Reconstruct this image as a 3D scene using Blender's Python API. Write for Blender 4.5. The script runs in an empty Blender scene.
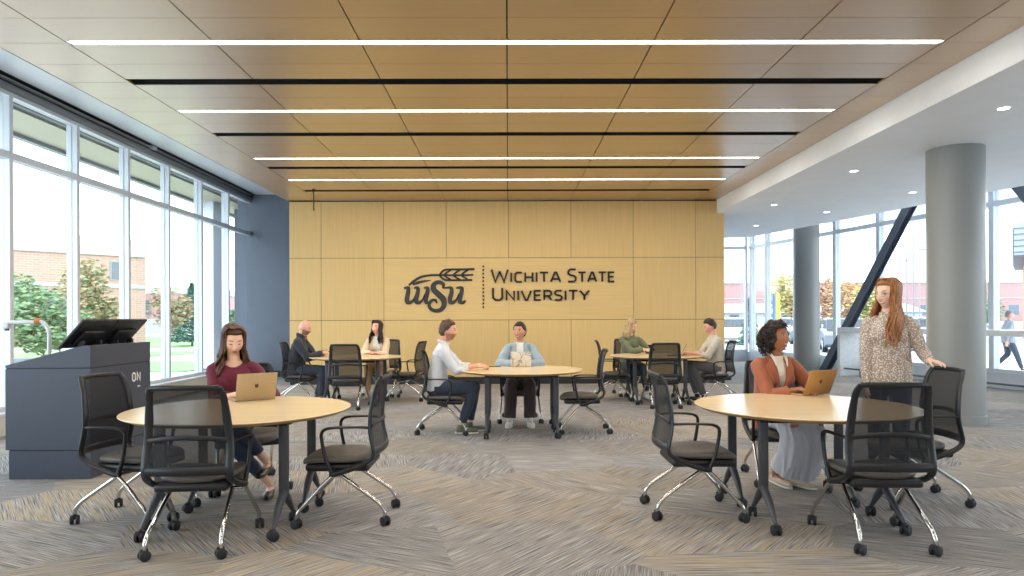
import bpy, bmesh, math, random
from math import pi, sin, cos, radians, atan2, sqrt, exp
from mathutils import Vector, Matrix, noise
random.seed(7)
V = Vector
scene = bpy.context.scene
COL = scene.collection

# ------------------------------------------------------------------ helpers
def rgb(r, g, b):
    def f(c):
        c /= 255.0
        return c / 12.92 if c <= 0.04045 else ((c + 0.055) / 1.055) ** 2.4
    return (f(r), f(g), f(b), 1.0)

def catmull(pts, k=6):
    pts = [V(p) for p in pts]
    if len(pts) < 3: return pts
    P = [pts[0] * 2 - pts[1]] + pts + [pts[-1] * 2 - pts[-2]]
    out = []
    for i in range(1, len(P) - 2):
        a, b, c, d = P[i - 1], P[i], P[i + 1], P[i + 2]
        for j in range(k):
            t = j / k
            out.append(0.5 * ((2 * b) + (c - a) * t + (2 * a - 5 * b + 4 * c - d) * t * t + (3 * b - a - 3 * c + d) * t ** 3))
    out.append(P[-2])
    return out

def interp_list(vals, n):
    m = len(vals) - 1
    out = []
    for i in range(n):
        t = i / (n - 1) * m
        j = min(int(t), m - 1); u = t - j
        a, b = vals[j], vals[j + 1]
        out.append(tuple(a[q] * (1 - u) + b[q] * u for q in range(len(a))))
    return out

class MB:
    def __init__(s): s.v = []; s.f = []; s.m = []; s.cur = 0
    def add(s, vs, fs):
        o = len(s.v); s.v += [V(p) for p in vs]
        for f in fs: s.f.append(tuple(i + o for i in f)); s.m.append(s.cur)
        return s
    def box(s, x0, x1, y0, y1, z0, z1, M=None):
        vs = [V((x, y, z)) for z in (z0, z1) for y in (y0, y1) for x in (x0, x1)]
        if M: vs = [M @ p for p in vs]
        return s.add(vs, [(0, 2, 3, 1), (4, 5, 7, 6), (0, 1, 5, 4), (2, 6, 7, 3), (0, 4, 6, 2), (1, 3, 7, 5)])
    def rbox(s, x0, x1, y0, y1, z0, z1, r=0.01, M=None):
        bm = bmesh.new(); bmesh.ops.create_cube(bm, size=1)
        for v in bm.verts:
            v.co = V(((x0 + x1) / 2 + v.co.x * (x1 - x0), (y0 + y1) / 2 + v.co.y * (y1 - y0), (z0 + z1) / 2 + v.co.z * (z1 - z0)))
        bmesh.ops.bevel(bm, geom=bm.edges[:], offset=r, segments=3, affect='EDGES', profile=0.5)
        vs = [(M @ v.co if M else v.co.copy()) for v in bm.verts]
        fs = [tuple(v.index for v in f.verts) for f in bm.faces]
        bm.free(); return s.add(vs, fs)
    def prism(s, poly, z0, z1, M=None):
        n = len(poly)
        vs = [V((p[0], p[1], z0)) for p in poly] + [V((p[0], p[1], z1)) for p in poly]
        if M: vs = [M @ p for p in vs]
        fs = [tuple(range(n - 1, -1, -1)), tuple(range(n, 2 * n))] + [(i, (i + 1) % n, n + (i + 1) % n, n + i) for i in range(n)]
        return s.add(vs, fs)
    def sweep(s, pts, rad, side=None, n=12, smooth=0, cap=True, closed=False):
        """elliptical section (a along side, b across) carried along pts"""
        if not isinstance(rad, (list, tuple)): rad = [(rad, rad)] * len(pts)
        rad = [(r, r) if not isinstance(r, (tuple, list)) else r for r in rad]
        if len(rad) != len(pts): rad = interp_list(rad, len(pts))
        if smooth:
            m = len(pts); pts = catmull(pts, smooth)
            rad = interp_list(rad, len(pts)) if m > 2 else rad
        pts = [V(p) for p in pts]
        N = len(pts); prev = None; vs = []
        for i, p in enumerate(pts):
            if closed: t = pts[(i + 1) % N] - pts[i - 1]
            else: t = pts[min(i + 1, N - 1)] - pts[max(i - 1, 0)]
            if t.length < 1e-9: t = V((0, 0, 1))
            t.normalize()
            if side is not None: a = V(side)
            elif prev is not None: a = prev
            else: a = V((1, 0, 0)) if abs(t.x) < 0.8 else V((0, 1, 0))
            a = a - t * a.dot(t)
            if a.length < 1e-6: a = t.orthogonal()
            a.normalize(); prev = a; b = t.cross(a)
            for k in range(n):
                w = 2 * pi * k / n
                vs.append(p + a * (cos(w) * rad[i][0]) + b * (sin(w) * rad[i][1]))
        fs = []
        for i in range(N if closed else N - 1):
            j = (i + 1) % N
            for k in range(n):
                fs.append((i * n + k, i * n + (k + 1) % n, j * n + (k + 1) % n, j * n + k))
        if cap and not closed:
            fs.append(tuple(range(n - 1, -1, -1))); fs.append(tuple((N - 1) * n + k for k in range(n)))
        return s.add(vs, fs)
    def lathe(s, prof, n=48, M=None, c=(0, 0, 0)):
        c = V(c); vs = []
        for r, z in prof:
            for k in range(n):
                w = 2 * pi * k / n; p = V((r * cos(w), r * sin(w), z))
                vs.append((M @ p if M else p) + c)
        fs = []
        for i in range(len(prof) - 1):
            for k in range(n):
                fs.append((i * n + k, i * n + (k + 1) % n, (i + 1) * n + (k + 1) % n, (i + 1) * n + k))
        fs.append(tuple(range(n - 1, -1, -1))); fs.append(tuple((len(prof) - 1) * n + k for k in range(n)))
        return s.add(vs, fs)
    def ball(s, c, r, nu=16, nv=10, M=None):
        if not isinstance(r, (tuple, list)): r = (r, r, r)
        c = V(c); vs = [V((0, 0, -r[2]))]
        for i in range(1, nv):
            ph = -pi / 2 + pi * i / nv
            for k in range(nu):
                w = 2 * pi * k / nu
                vs.append(V((r[0] * cos(ph) * cos(w), r[1] * cos(ph) * sin(w), r[2] * sin(ph))))
        vs.append(V((0, 0, r[2])))
        if M: vs = [M @ p for p in vs]
        vs = [p + c for p in vs]
        fs = [(0, 1 + (k + 1) % nu, 1 + k) for k in range(nu)]
        for i in range(nv - 2):
            for k in range(nu):
                a = 1 + i * nu; b = a + nu
                fs.append((a + k, a + (k + 1) % nu, b + (k + 1) % nu, b + k))
        a = 1 + (nv - 2) * nu; t = len(vs) - 1
        fs += [(a + k, a + (k + 1) % nu, t) for k in range(nu)]
        return s.add(vs, fs)
    def mesh(s, name, smooth=True):
        me = bpy.data.meshes.new(name)
        me.from_pydata([tuple(p) for p in s.v], [], s.f)
        bm = bmesh.new(); bm.from_mesh(me)
        bmesh.ops.recalc_face_normals(bm, faces=bm.faces[:])
        if smooth:
            for f in bm.faces: f.smooth = True
            for e in bm.edges:
                if len(e.link_faces) == 2 and e.calc_face_angle(0) > radians(38): e.smooth = False
        bm.to_mesh(me); bm.free()
        for i, m in enumerate(s.m): me.polygons[i].material_index = m
        return me
    def build(s, name, mats, parent=None, smooth=True, bevel=0):
        me = s.mesh(name, smooth)
        for m in (mats if isinstance(mats, (list, tuple)) else [mats]): me.materials.append(m)
        o = bpy.data.objects.new(name, me); COL.objects.link(o)
        if parent: o.parent = parent
        if bevel:
            b = o.modifiers.new('edge', 'BEVEL'); b.width = bevel; b.segments = 2; b.limit_method = 'ANGLE'
        return o

def tag(o, label=None, cat=None, group=None, kind=None):
    if label: o['label'] = label
    if cat: o['category'] = cat
    if group: o['group'] = group
    if kind: o['kind'] = kind
    return o
def empty(name, loc=(0, 0, 0), rz=0, label=None, cat=None, group=None, kind=None):
    o = bpy.data.objects.new(name, None); COL.objects.link(o)
    o.location = loc; o.rotation_euler = (0, 0, rz); o.empty_display_size = 0.1
    return tag(o, label, cat, group, kind)
def copy_tree(o, parent=None):
    c = o.copy(); COL.objects.link(c); c.parent = parent
    for ch in list(o.children): copy_tree(ch, c)
    return c
def facing(fx, fy): return atan2(-fx, fy)
def struct(o): o['kind'] = 'structure'; return o

# ------------------------------------------------------------------ materials
MATS = {}
def mat(name, col, rough=0.6, metal=0.0, spec=0.5, noise_amt=0, scale=20, bump=0, stretch=None, emit=0, coat=0, alpha=1, sheen=0):
    if name in MATS: return MATS[name]
    m = bpy.data.materials.new(name); m.use_nodes = True
    nt = m.node_tree; b = nt.nodes['Principled BSDF']
    b.inputs['Base Color'].default_value = col; b.inputs['Roughness'].default_value = rough
    b.inputs['Metallic'].default_value = metal; b.inputs['Specular IOR Level'].default_value = spec
    b.inputs['Coat Weight'].default_value = coat; b.inputs['Sheen Weight'].default_value = sheen
    if emit:
        b.inputs['Emission Color'].default_value = col; b.inputs['Emission Strength'].default_value = emit
    if noise_amt or bump:
        tc = nt.nodes.new('ShaderNodeTexCoord'); mp = nt.nodes.new('ShaderNodeMapping')
        nt.links.new(tc.outputs['Object'], mp.inputs['Vector'])
        if stretch: mp.inputs['Scale'].default_value = stretch
        nz = nt.nodes.new('ShaderNodeTexNoise'); nz.inputs['Scale'].default_value = scale; nz.inputs['Detail'].default_value = 4
        nt.links.new(mp.outputs[0], nz.inputs['Vector'])
        if noise_amt:
            mx = nt.nodes.new('ShaderNodeMix'); mx.data_type = 'RGBA'
            mr = nt.nodes.new('ShaderNodeMapRange'); mr.inputs[1].default_value = 0.3; mr.inputs[2].default_value = 0.7
            nt.links.new(nz.outputs[0], mr.inputs[0]); nt.links.new(mr.outputs[0], mx.inputs[0])
            mx.inputs[6].default_value = tuple(c * (1 - noise_amt) for c in col[:3]) + (1,)
            mx.inputs[7].default_value = tuple(min(1, c * (1 + noise_amt)) for c in col[:3]) + (1,)
            nt.links.new(mx.outputs[2], b.inputs['Base Color'])
        if bump:
            bp = nt.nodes.new('ShaderNodeBump'); bp.inputs['Strength'].default_value = bump; bp.inputs['Distance'].default_value = 0.01
            nt.links.new(nz.outputs[0], bp.inputs['Height']); nt.links.new(bp.outputs[0], b.inputs['Normal'])
    if alpha < 1:
        tr = nt.nodes.new('ShaderNodeBsdfTransparent'); ms = nt.nodes.new('ShaderNodeMixShader')
        ms.inputs[0].default_value = alpha
        nt.links.new(tr.outputs[0], ms.inputs[1]); nt.links.new(b.outputs[0], ms.inputs[2])
        nt.links.new(ms.outputs[0], nt.nodes['Material Output'].inputs[0])
    MATS[name] = m; return m

def wood(name, base, grain_axis, rough=0.35, isl=0.08, gs=1.0, contrast=.12, coat=0.0):
    """pale veneer with fine straight grain along one axis, tone varying panel by panel"""
    m = bpy.data.materials.new(name); m.use_nodes = True; nt = m.node_tree; N = nt.nodes; L = nt.links
    b = N['Principled BSDF']; b.inputs['Roughness'].default_value = rough; b.inputs['Coat Weight'].default_value = coat; b.inputs['Specular IOR Level'].default_value = .5 + coat; b.inputs['Coat Roughness'].default_value = .3
    tc = N.new('ShaderNodeTexCoord'); mp = N.new('ShaderNodeMapping'); L.new(tc.outputs['Object'], mp.inputs[0])
    sc = [60 * gs, 60 * gs, 60 * gs]; sc[grain_axis] = 1.6 * gs; mp.inputs['Scale'].default_value = sc
    nz = N.new('ShaderNodeTexNoise'); nz.inputs['Scale'].default_value = 1; nz.inputs['Detail'].default_value = 3; L.new(mp.outputs[0], nz.inputs[0])
    geo = N.new('ShaderNodeNewGeometry')
    a = N.new('ShaderNodeMath'); a.operation = 'MULTIPLY_ADD'; a.inputs[1].default_value = isl * 2; a.inputs[2].default_value = -isl
    L.new(geo.outputs['Random Per Island'], a.inputs[0])
    c = N.new('ShaderNodeMath'); c.operation = 'MULTIPLY_ADD'; c.inputs[1].default_value = contrast * 4; c.inputs[2].default_value = -contrast * 2
    L.new(nz.outputs[0], c.inputs[0])
    s = N.new('ShaderNodeMath'); L.new(a.outputs[0], s.inputs[0]); L.new(c.outputs[0], s.inputs[1])
    t = N.new('ShaderNodeMath'); t.inputs[1].default_value = 1.0; L.new(s.outputs[0], t.inputs[0])
    vm = N.new('ShaderNodeVectorMath'); vm.operation = 'SCALE'; vm.inputs[0].default_value = base[:3]; L.new(t.outputs[0], vm.inputs['Scale'])
    L.new(vm.outputs[0], b.inputs['Base Color']); return m

def glass_mat(name='window_glass', tint=(0.87, 0.91, 0.92, 1), refl=0.07):
    m = bpy.data.materials.new(name); m.use_nodes = True; nt = m.node_tree; N = nt.nodes
    N.remove(N['Principled BSDF'])
    tr = N.new('ShaderNodeBsdfTransparent'); tr.inputs[0].default_value = tint
    gl = N.new('ShaderNodeBsdfGlossy'); gl.inputs['Roughness'].default_value = 0.02
    fr = N.new('ShaderNodeLayerWeight'); fr.inputs[0].default_value = 0.5
    pw = N.new('ShaderNodeMath'); pw.operation = 'POWER'; pw.inputs[1].default_value = 4
    ma = N.new('ShaderNodeMath'); ma.operation = 'MULTIPLY_ADD'; ma.inputs[1].default_value = 0.5; ma.inputs[2].default_value = 0.03
    nt.links.new(fr.outputs['Facing'], pw.inputs[0]); nt.links.new(pw.outputs[0], ma.inputs[0])
    ms = N.new('ShaderNodeMixShader')
    nt.links.new(ma.outputs[0], ms.inputs[0]); nt.links.new(tr.outputs[0], ms.inputs[1]); nt.links.new(gl.outputs[0], ms.inputs[2])
    nt.links.new(ms.outputs[0], N['Material Output'].inputs[0]); return m

def carpet_mat():
    m = bpy.data.materials.new('carpet_tiles'); m.use_nodes = True; nt = m.node_tree; N = nt.nodes; L = nt.links
    b = N['Principled BSDF']; b.inputs['Roughness'].default_value = 0.95; b.inputs['Specular IOR Level'].default_value = 0.15
    tc = N.new('ShaderNodeTexCoord')
    mp0 = N.new('ShaderNodeMapping'); mp0.inputs['Scale'].default_value = (0.85, 1.25, 1); L.new(tc.outputs['Object'], mp0.inputs[0])
    vo = N.new('ShaderNodeTexVoronoi'); vo.voronoi_dimensions = '2D'; vo.inputs['Scale'].default_value = 1.0; vo.inputs['Randomness'].default_value = 0.75
    L.new(mp0.outputs[0], vo.inputs['Vector'])
    sep = N.new('ShaderNodeSeparateColor'); L.new(vo.outputs['Color'], sep.inputs[0])
    # angle of the yarn lines: one of seven directions per tile
    q = N.new('ShaderNodeMath'); q.operation = 'MULTIPLY'; q.inputs[1].default_value = 7; L.new(sep.outputs[0], q.inputs[0])
    fl = N.new('ShaderNodeMath'); fl.operation = 'FLOOR'; L.new(q.outputs[0], fl.inputs[0])
    an = N.new('ShaderNodeMath'); an.operation = 'MULTIPLY_ADD'; an.inputs[1].default_value = pi / 7; an.inputs[2].default_value = -0.9; L.new(fl.outputs[0], an.inputs[0])
    vr = N.new('ShaderNodeVectorRotate'); vr.rotation_type = 'Z_AXIS'; L.new(tc.outputs['Object'], vr.inputs['Vector']); L.new(an.outputs[0], vr.inputs['Angle'])
    def streak(sx, sy, detail):
        mp = N.new('ShaderNodeMapping'); mp.inputs['Scale'].default_value = (sx, sy, 1); L.new(vr.outputs[0], mp.inputs[0])
        nz = N.new('ShaderNodeTexNoise'); nz.inputs['Scale'].default_value = 1; nz.inputs['Detail'].default_value = detail; L.new(mp.outputs[0], nz.inputs[0]); return nz
    n1 = streak(3.2, 175, 3); n2 = streak(1.3, 80, 2)
    cr = N.new('ShaderNodeValToRGB'); L.new(n1.outputs[0], cr.inputs[0])
    e = cr.color_ramp.elements
    e[0].position = 0.36; e[0].color = rgb(86, 87, 93); e[1].position = 0.64; e[1].color = rgb(182, 182, 184)
    k = e.new(0.5); k.color = rgb(138, 138, 141)
    tan = N.new('ShaderNodeValToRGB'); tan.color_ramp.elements[0].position = 0.44; tan.color_ramp.elements[1].position = 0.56
    L.new(n2.outputs[0], tan.inputs[0])
    # every tile carries its own share of tan yarn
    am = N.new('ShaderNodeMath'); am.operation = 'MULTIPLY_ADD'; am.inputs[1].default_value = 0.66; am.inputs[2].default_value = 0.03; L.new(sep.outputs[1], am.inputs[0])
    ta = N.new('ShaderNodeMath'); ta.operation = 'MULTIPLY'; L.new(tan.outputs[0], ta.inputs[0]); L.new(am.outputs[0], ta.inputs[1])
    mx = N.new('ShaderNodeMix'); mx.data_type = 'RGBA'; L.new(ta.outputs[0], mx.inputs[0]); L.new(cr.outputs[0], mx.inputs[6]); mx.inputs[7].default_value = rgb(186, 164, 128)
    vm = N.new('ShaderNodeMath'); vm.operation = 'MULTIPLY_ADD'; vm.inputs[1].default_value = 0.26; vm.inputs[2].default_value = 0.86; L.new(sep.outputs[2], vm.inputs[0])
    sc = N.new('ShaderNodeVectorMath'); sc.operation = 'SCALE'; L.new(mx.outputs[2], sc.inputs[0]); L.new(vm.outputs[0], sc.inputs['Scale'])
    L.new(sc.outputs[0], b.inputs['Base Color'])
    bp = N.new('ShaderNodeBump'); bp.inputs['Strength'].default_value = 0.5; bp.inputs['Distance'].default_value = 0.006
    L.new(n1.outputs[0], bp.inputs['Height']); L.new(bp.outputs[0], b.inputs['Normal'])
    return m

def brick_mat(name, c1, c2, mortar, scale=1.0):
    m = bpy.data.materials.new(name); m.use_nodes = True; nt = m.node_tree; N = nt.nodes; L = nt.links
    b = N['Principled BSDF']; b.inputs['Roughness'].default_value = 0.9
    tc = N.new('ShaderNodeTexCoord'); sp = N.new('ShaderNodeSeparateXYZ'); L.new(tc.outputs['Object'], sp.inputs[0])
    ad = N.new('ShaderNodeMath'); L.new(sp.outputs[0], ad.inputs[0]); L.new(sp.outputs[1], ad.inputs[1])
    cb = N.new('ShaderNodeCombineXYZ'); L.new(ad.outputs[0], cb.inputs[0]); L.new(sp.outputs[2], cb.inputs[1])
    br = N.new('ShaderNodeTexBrick'); br.inputs['Color1'].default_value = c1; br.inputs['Color2'].default_value = c2; br.inputs['Mortar'].default_value = mortar
    br.inputs['Scale'].default_value = scale; br.inputs['Mortar Size'].default_value = 0.012; br.inputs['Brick Width'].default_value = 0.4; br.inputs['Row Height'].default_value = 0.14
    L.new(cb.outputs[0], br.inputs['Vector']); L.new(br.outputs[0], b.inputs['Base Color']); return m

BLACK = mat('black_plastic', rgb(27, 28, 31), 0.42)
BLACKM = mat('black_metal', rgb(24, 24, 26), 0.5)
GREYP = mat('chair_frame_plastic', rgb(27, 29, 34), 0.36)
CHROME = mat('chrome', rgb(205, 203, 200), 0.14, 1.0)
MESHF = mat('black_mesh_fabric', rgb(24, 25, 29), 0.8, noise_amt=0.3, scale=400, alpha=0.84)
SEATF = mat('seat_fabric', rgb(100, 95, 90), 0.55, noise_amt=0.15, scale=300, bump=0.2)
GUN = mat('gunmetal_paint', rgb(78, 80, 86), 0.4, 0.3)
RUBBER = mat('caster_rubber', rgb(30, 31, 34), 0.6)
MAPLE = wood('maple_laminate', rgb(230, 206, 164), 0, 0.25, 0.0, 0.6, 0.05)
MAPLE_EDGE = mat('maple_edge', rgb(190, 150, 98), 0.45)
WOODC = wood('ceiling_veneer', rgb(186, 146, 86), 0, 0.34, 0.05, 0.5, 0.05, coat=1.0)
WOODV = wood('wall_veneer_upright', rgb(220, 186, 124), 2, 0.5, 0.035, 0.6, 0.07)
WOODH = wood('wall_veneer_flat', rgb(222, 188, 126), 0, 0.5, 0.02, 0.6, 0.07)
GAP = mat('panel_gap', rgb(40, 34, 28), 0.9)
WHITEP = mat('white_paint', rgb(243, 246, 252), 0.6, noise_amt=0.02, scale=3)
CREAMP = mat('bulkhead_paint', rgb(232, 232, 226), 0.6)
SILVER = mat('silver_frame', rgb(214, 220, 228), 0.38, 0.15)
SILVERD = mat('grey_frame', rgb(140, 145, 150), 0.42, 0.3)
GLASS = glass_mat()
GLASSD = mat('dark_window_glass', rgb(90, 100, 112), 0.1)
NAVY = mat('blue_grey_wall', rgb(104, 112, 126), 0.7, noise_amt=0.03, scale=4)
LECT = mat('lectern_laminate', rgb(64, 71, 86), 0.42, noise_amt=0.04, scale=60)
COLG = mat('grey_column_paint', rgb(146, 148, 146), 0.38)
STEEL = mat('blue_grey_steel', rgb(84, 92, 106), 0.45)
SLOTB = mat('black_slot', rgb(8, 8, 8), 0.7)
STONE = mat('white_stone', rgb(214, 217, 221), 0.3, noise_amt=0.08, scale=12)
BASEB = mat('black_baseboard', rgb(38, 40, 44), 0.5)
BEIGE = mat('sill_panel', rgb(206, 202, 194), 0.6)
INK = mat('sign_dark_metal', rgb(50, 51, 54), 0.5)
INKE = mat('sign_edge', rgb(20, 22, 26), 0.5)
# ------------------------------------------------------------------ camera
EYE = 1.4; FPX = 683.0
cam = bpy.data.cameras.new('camera'); camo = bpy.data.objects.new('camera', cam); COL.objects.link(camo)
cam.sensor_width = 36; cam.lens = FPX / 1024 * 36; cam.shift_y = 30 / 1024; cam.clip_end = 900; cam.clip_start = 0.05
camo.matrix_world = Matrix.Translation((0, 0, EYE)) @ Matrix.Rotation(-0.0059, 4, 'Z') @ Matrix.Rotation(pi / 2, 4, 'X') @ Matrix.Rotation(-0.0035, 4, 'Z')
scene.camera = camo

W = 1.325; ZC = 3.9; YB = 14.5; YF = -3.5
XL, XR = -4.65, 4.45
# ------------------------------------------------------------------ floor
FL = [(-6.5, YF), (13.53, YF), (7.7, 21.95), (-6.5, 21.95)]
m = MB(); m.prism(FL, -0.12, 0.0); struct(m.build('floor', carpet_mat(), smooth=False))

# ------------------------------------------------------------------ wood ceiling, one board field with lights and slots cut in
LIGHTS = [(-2.04, .05), (.02, .05), (2.08, .05), (4.14, .05), (6.20, .05), (8.25, .05), (10.70, .05), (12.35, .05)]
SLOTS = [(1.05, .09), (3.1, .09), (5.17, .09), (7.22, .09), (9.28, .09), (11.34, .09), (13.38, .09)]
m = MB(); g = 0.006
seams = [6.2 + .515 * k for k in range(-19, 17)]
seams = [YF] + [s for s in seams if YF + .1 < s < YB - .08] + [YB]
colsx = [XL] + [k * W for k in range(-3, 4)] + [XR]
for i in range(len(seams) - 1):
    y0, y1 = seams[i] + g / 2, seams[i + 1] - g / 2
    for j in range(len(colsx) - 1):
        x0, x1 = colsx[j] + g, colsx[j + 1] - g
        inner = 1 <= j <= 6
        iv = [(y0, y1)]
        if inner:
            for c, h in LIGHTS + SLOTS:
                nv = []
                for a, b2 in iv:
                    if c + h <= a or c - h >= b2: nv.append((a, b2)); continue
                    if c - h > a: nv.append((a, c - h))
                    if c + h < b2: nv.append((c + h, b2))
                iv = nv
        for a, b2 in iv:
            if b2 - a > .01: m.box(x0, x1, a, b2, ZC, ZC + .02)
m.cur = 1
for j in range(len(seams) - 1): pass
m.box(XL, XR, YF, YB, ZC + .12, ZC + .16)
# backing boards that close every seam between the panels
ev = sorted([(c, h) for c, h in LIGHTS + SLOTS]); y = YF
for c, h in ev + [(YB, 0)]:
    if c - h - y > .02: m.box(-3 * W, 3 * W, y, c - h, ZC + .021, ZC + .03)
    y = c + h
m.box(XL, -3 * W, YF, YB, ZC + .021, ZC + .03); m.box(3 * W, XR, YF, YB, ZC + .021, ZC + .03)
struct(m.build('ceiling', [WOODC, GAP], smooth=False))
m = MB(); m.box(XL - .012, XL, YF, YB, ZC - .004, ZC + .56); m.box(-3 * W - .0, 3 * W, YB - .02, YB - .005, ZC - .003, ZC)
struct(m.build('trim_1', SILVER, smooth=False))

EMLIGHT = mat('light_diffuser', (1.0, .95, .86, 1), 0.5, emit=9)
for i, (c, h) in enumerate(LIGHTS):
    where = {4: 'nearest to the lectern end, longest in view', 5: 'second across the room', 6: 'third across the room', 7: 'last one before the wood wall'}.get(i)
    if i < 4: continue
    t = empty('ceiling_light', (0, c, ZC), 0, 'thin white linear light in the wood ceiling, ' + where, 'ceiling light', 'linear ceiling lights')
    f = MB()
    for y0, y1 in ((-h, -h + .008), (h - .008, h)): f.box(-3 * W + .01, 3 * W - .01, y0, y1, .0, .06)
    for x0 in (-3 * W + .002, 3 * W - .012): f.box(x0, x0 + .01, -h, h, 0, .06)
    f.box(-3 * W, 3 * W, -h, h, .06, .07); f.build('housing', SILVERD, t, smooth=False)
    f = MB(); f.box(-3 * W + .03, 3 * W - .03, -h + .009, h - .009, .006, .02); f.build('diffuser', EMLIGHT, t, smooth=False)
for i, (c, h) in enumerate(SLOTS):
    if i < 3: continue
    n = {3: 'between the first two linear lights', 4: 'between the second and third linear lights', 5: 'between the third and last linear lights', 6: 'closest to the wood wall'}[i]
    t = empty('air_slot', (0, c, ZC), 0, 'long black air slot in the wood ceiling, ' + n, 'air slot', 'black ceiling slots')
    f = MB(); f.box(-3 * W, 3 * W, -h, h, .05, .056)
    for s in (-1, 1): f.box(-3 * W, 3 * W, min(s * h, s * (h - .006)), max(s * h, s * (h - .006)), 0.002, .05)
    f.build('plenum', SLOTB, t, smooth=False)
    f = MB()
    for q in (-.03, .03): f.box(-3 * W, 3 * W, q - .004, q + .004, .02, .05)
    f.build('vane', SLOTB, t, smooth=False)

# upper slab over everything, strip by the windows, white ceiling on the right
m = MB(); m.box(-6.6, 13.6, YF - .2, 22.2, 4.43, 4.6); struct(m.build('ceiling_upper', WHITEP, smooth=False))
def glx(y): return 12.63 - .229 * y
edge = [(XR, YF), (12.9, YF), (8.73, 11.56), (6.70, 18.85), (XR, 19.55)]
m = MB(); m.prism(edge, 3.61, 4.42); struct(m.build('ceiling_right', WHITEP, smooth=False))

# ------------------------------------------------------------------ back wall: wood panels over a black backing, raised box
m = MB(); m.cur = 2; m.box(-4.63, 4.61, YB + .02, YB + .8, 0, 4.42)
gp = .009
rows = [(.15, 1.36), (1.36, 2.68), (2.68, ZC - .02)]
xs = [-4.63] + [k * W + .02 for k in range(-3, 4)] + [4.61]
for r, (z0, z1) in enumerate(rows):
    j = 0
    while j < len(xs) - 1:
        x0, x1 = xs[j], xs[j + 1]
        if r == 1 and 2 <= j <= 5:
            m.cur = 1
            m.box(x0 + (gp / 2 if j == 2 else .0012), x1 - (gp / 2 if j == 5 else .0012), YB, YB + .018, z0 + gp / 2, z1 - gp / 2)
        else:
            m.cur = 0; m.box(x0 + gp / 2, x1 - gp / 2, YB, YB + .018, z0 + gp / 2, z1 - gp / 2)
        j += 1
struct(m.build('wall_back', [WOODV, WOODH, GAP], smooth=False))
m = MB(); m.box(-4.62, 4.60, YB + .004, YB + .019, 0, .148); struct(m.build('baseboard_back', BASEB, smooth=False))
m = MB(); m.box(-6.5, -4.0, 16.5, 16.65, .0, 4.43); struct(m.build('wall_far_left', NAVY, smooth=False))
m = MB(); m.box(-6.3, -4.6, 16.485, 16.5, 0, .15); struct(m.build('baseboard_far_left', BASEB, smooth=False))
m = MB(); m.box(-4.2, 4.61, YB + .8, 22.0, 0, 4.43); struct(m.build('wall_core', NAVY, smooth=False))
m = MB(); m.box(-6.6, 13.6, YF - .2, YF, 0, 4.43); struct(m.build('wall_front', WHITEP, smooth=False))

# ------------------------------------------------------------------ left curtain wall
GX = -6.19
w1 = struct(empty('window_1'))
m = MB(); m.box(-6.5, -6.08, YF, 16.5, 0.0, .24); m.build('window_sill', BEIGE, w1, smooth=False)
m = MB(); m.box(-6.5, -6.06, YF, 16.5, .24, .27); m.build('sill_cap', SILVER, w1, smooth=False, bevel=.004)
mull = [8.54 + 1.33 * k for k in range(-9, 7)]
for y in mull:
    m = MB(); m.box(GX - .10, GX, y - .01, y + .055, .27, 4.24); m.box(GX - .16, GX - .10, y + .0, y + .04, .27, 4.24)
    m.build('mullion', SILVER, w1, smooth=False, bevel=.003)
for z, h in ((.30, .03), (3.45, .045), (4.22, .03)):
    m = MB(); m.box(GX - .12, GX - .005, YF, 16.5, z - h, z + h); m.build('transom', SILVER, w1, smooth=False)
ys = [YF] + mull + [16.5]
for i in range(len(ys) - 1):
    for z0, z1 in ((.33, 3.405), (3.495, 4.19)):
        if ys[i + 1] - ys[i] < .1: continue
        m = MB(); m.box(GX - .085, GX - .065, ys[i] + .055, ys[i + 1] - .01, z0, z1); m.build('pane', GLASS, w1, smooth=False)
# head frame and roller shade track
m = MB(); m.box(GX - .2, GX + .02, YF, 16.5, 4.24, 4.33); m.build('window_head', SILVERD, w1, smooth=False)
t = empty('shade_track', (0, 0, 0), 0, 'dark roller shade track running along the top of the tall windows', 'shade track')
m = MB(); m.box(GX - .12, GX + .03, YF, 16.45, 4.33, 4.425); m.build('recess', BLACKM, t, smooth=False)
for x in (GX + .036, GX + .075):
    m = MB(); m.box(x, x + .016, YF, 16.45, 4.34, 4.36); m.build('rail', SILVERD, t, smooth=False)
m = MB(); m.box(GX + .03, GX + .12, YF, 16.45, 4.40, 4.425); m.build('rail', BLACKM, t, smooth=False)
for y in (7.9, 11.9):
    m = MB(); m.rbox(GX + .03, GX + .10, y - .12, y + .02, 4.33, 4.40, .01); m.build('bracket', SILVER, t)
m = MB(); m.box(XL - .012 - .9, XL - .012, YF, 16.5, 4.41, 4.43); 
m.box(-6.07, XL - .012, YF, 16.5, 4.395, 4.41); struct(m.build('ceiling_window_strip', SILVER, smooth=False))

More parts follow.
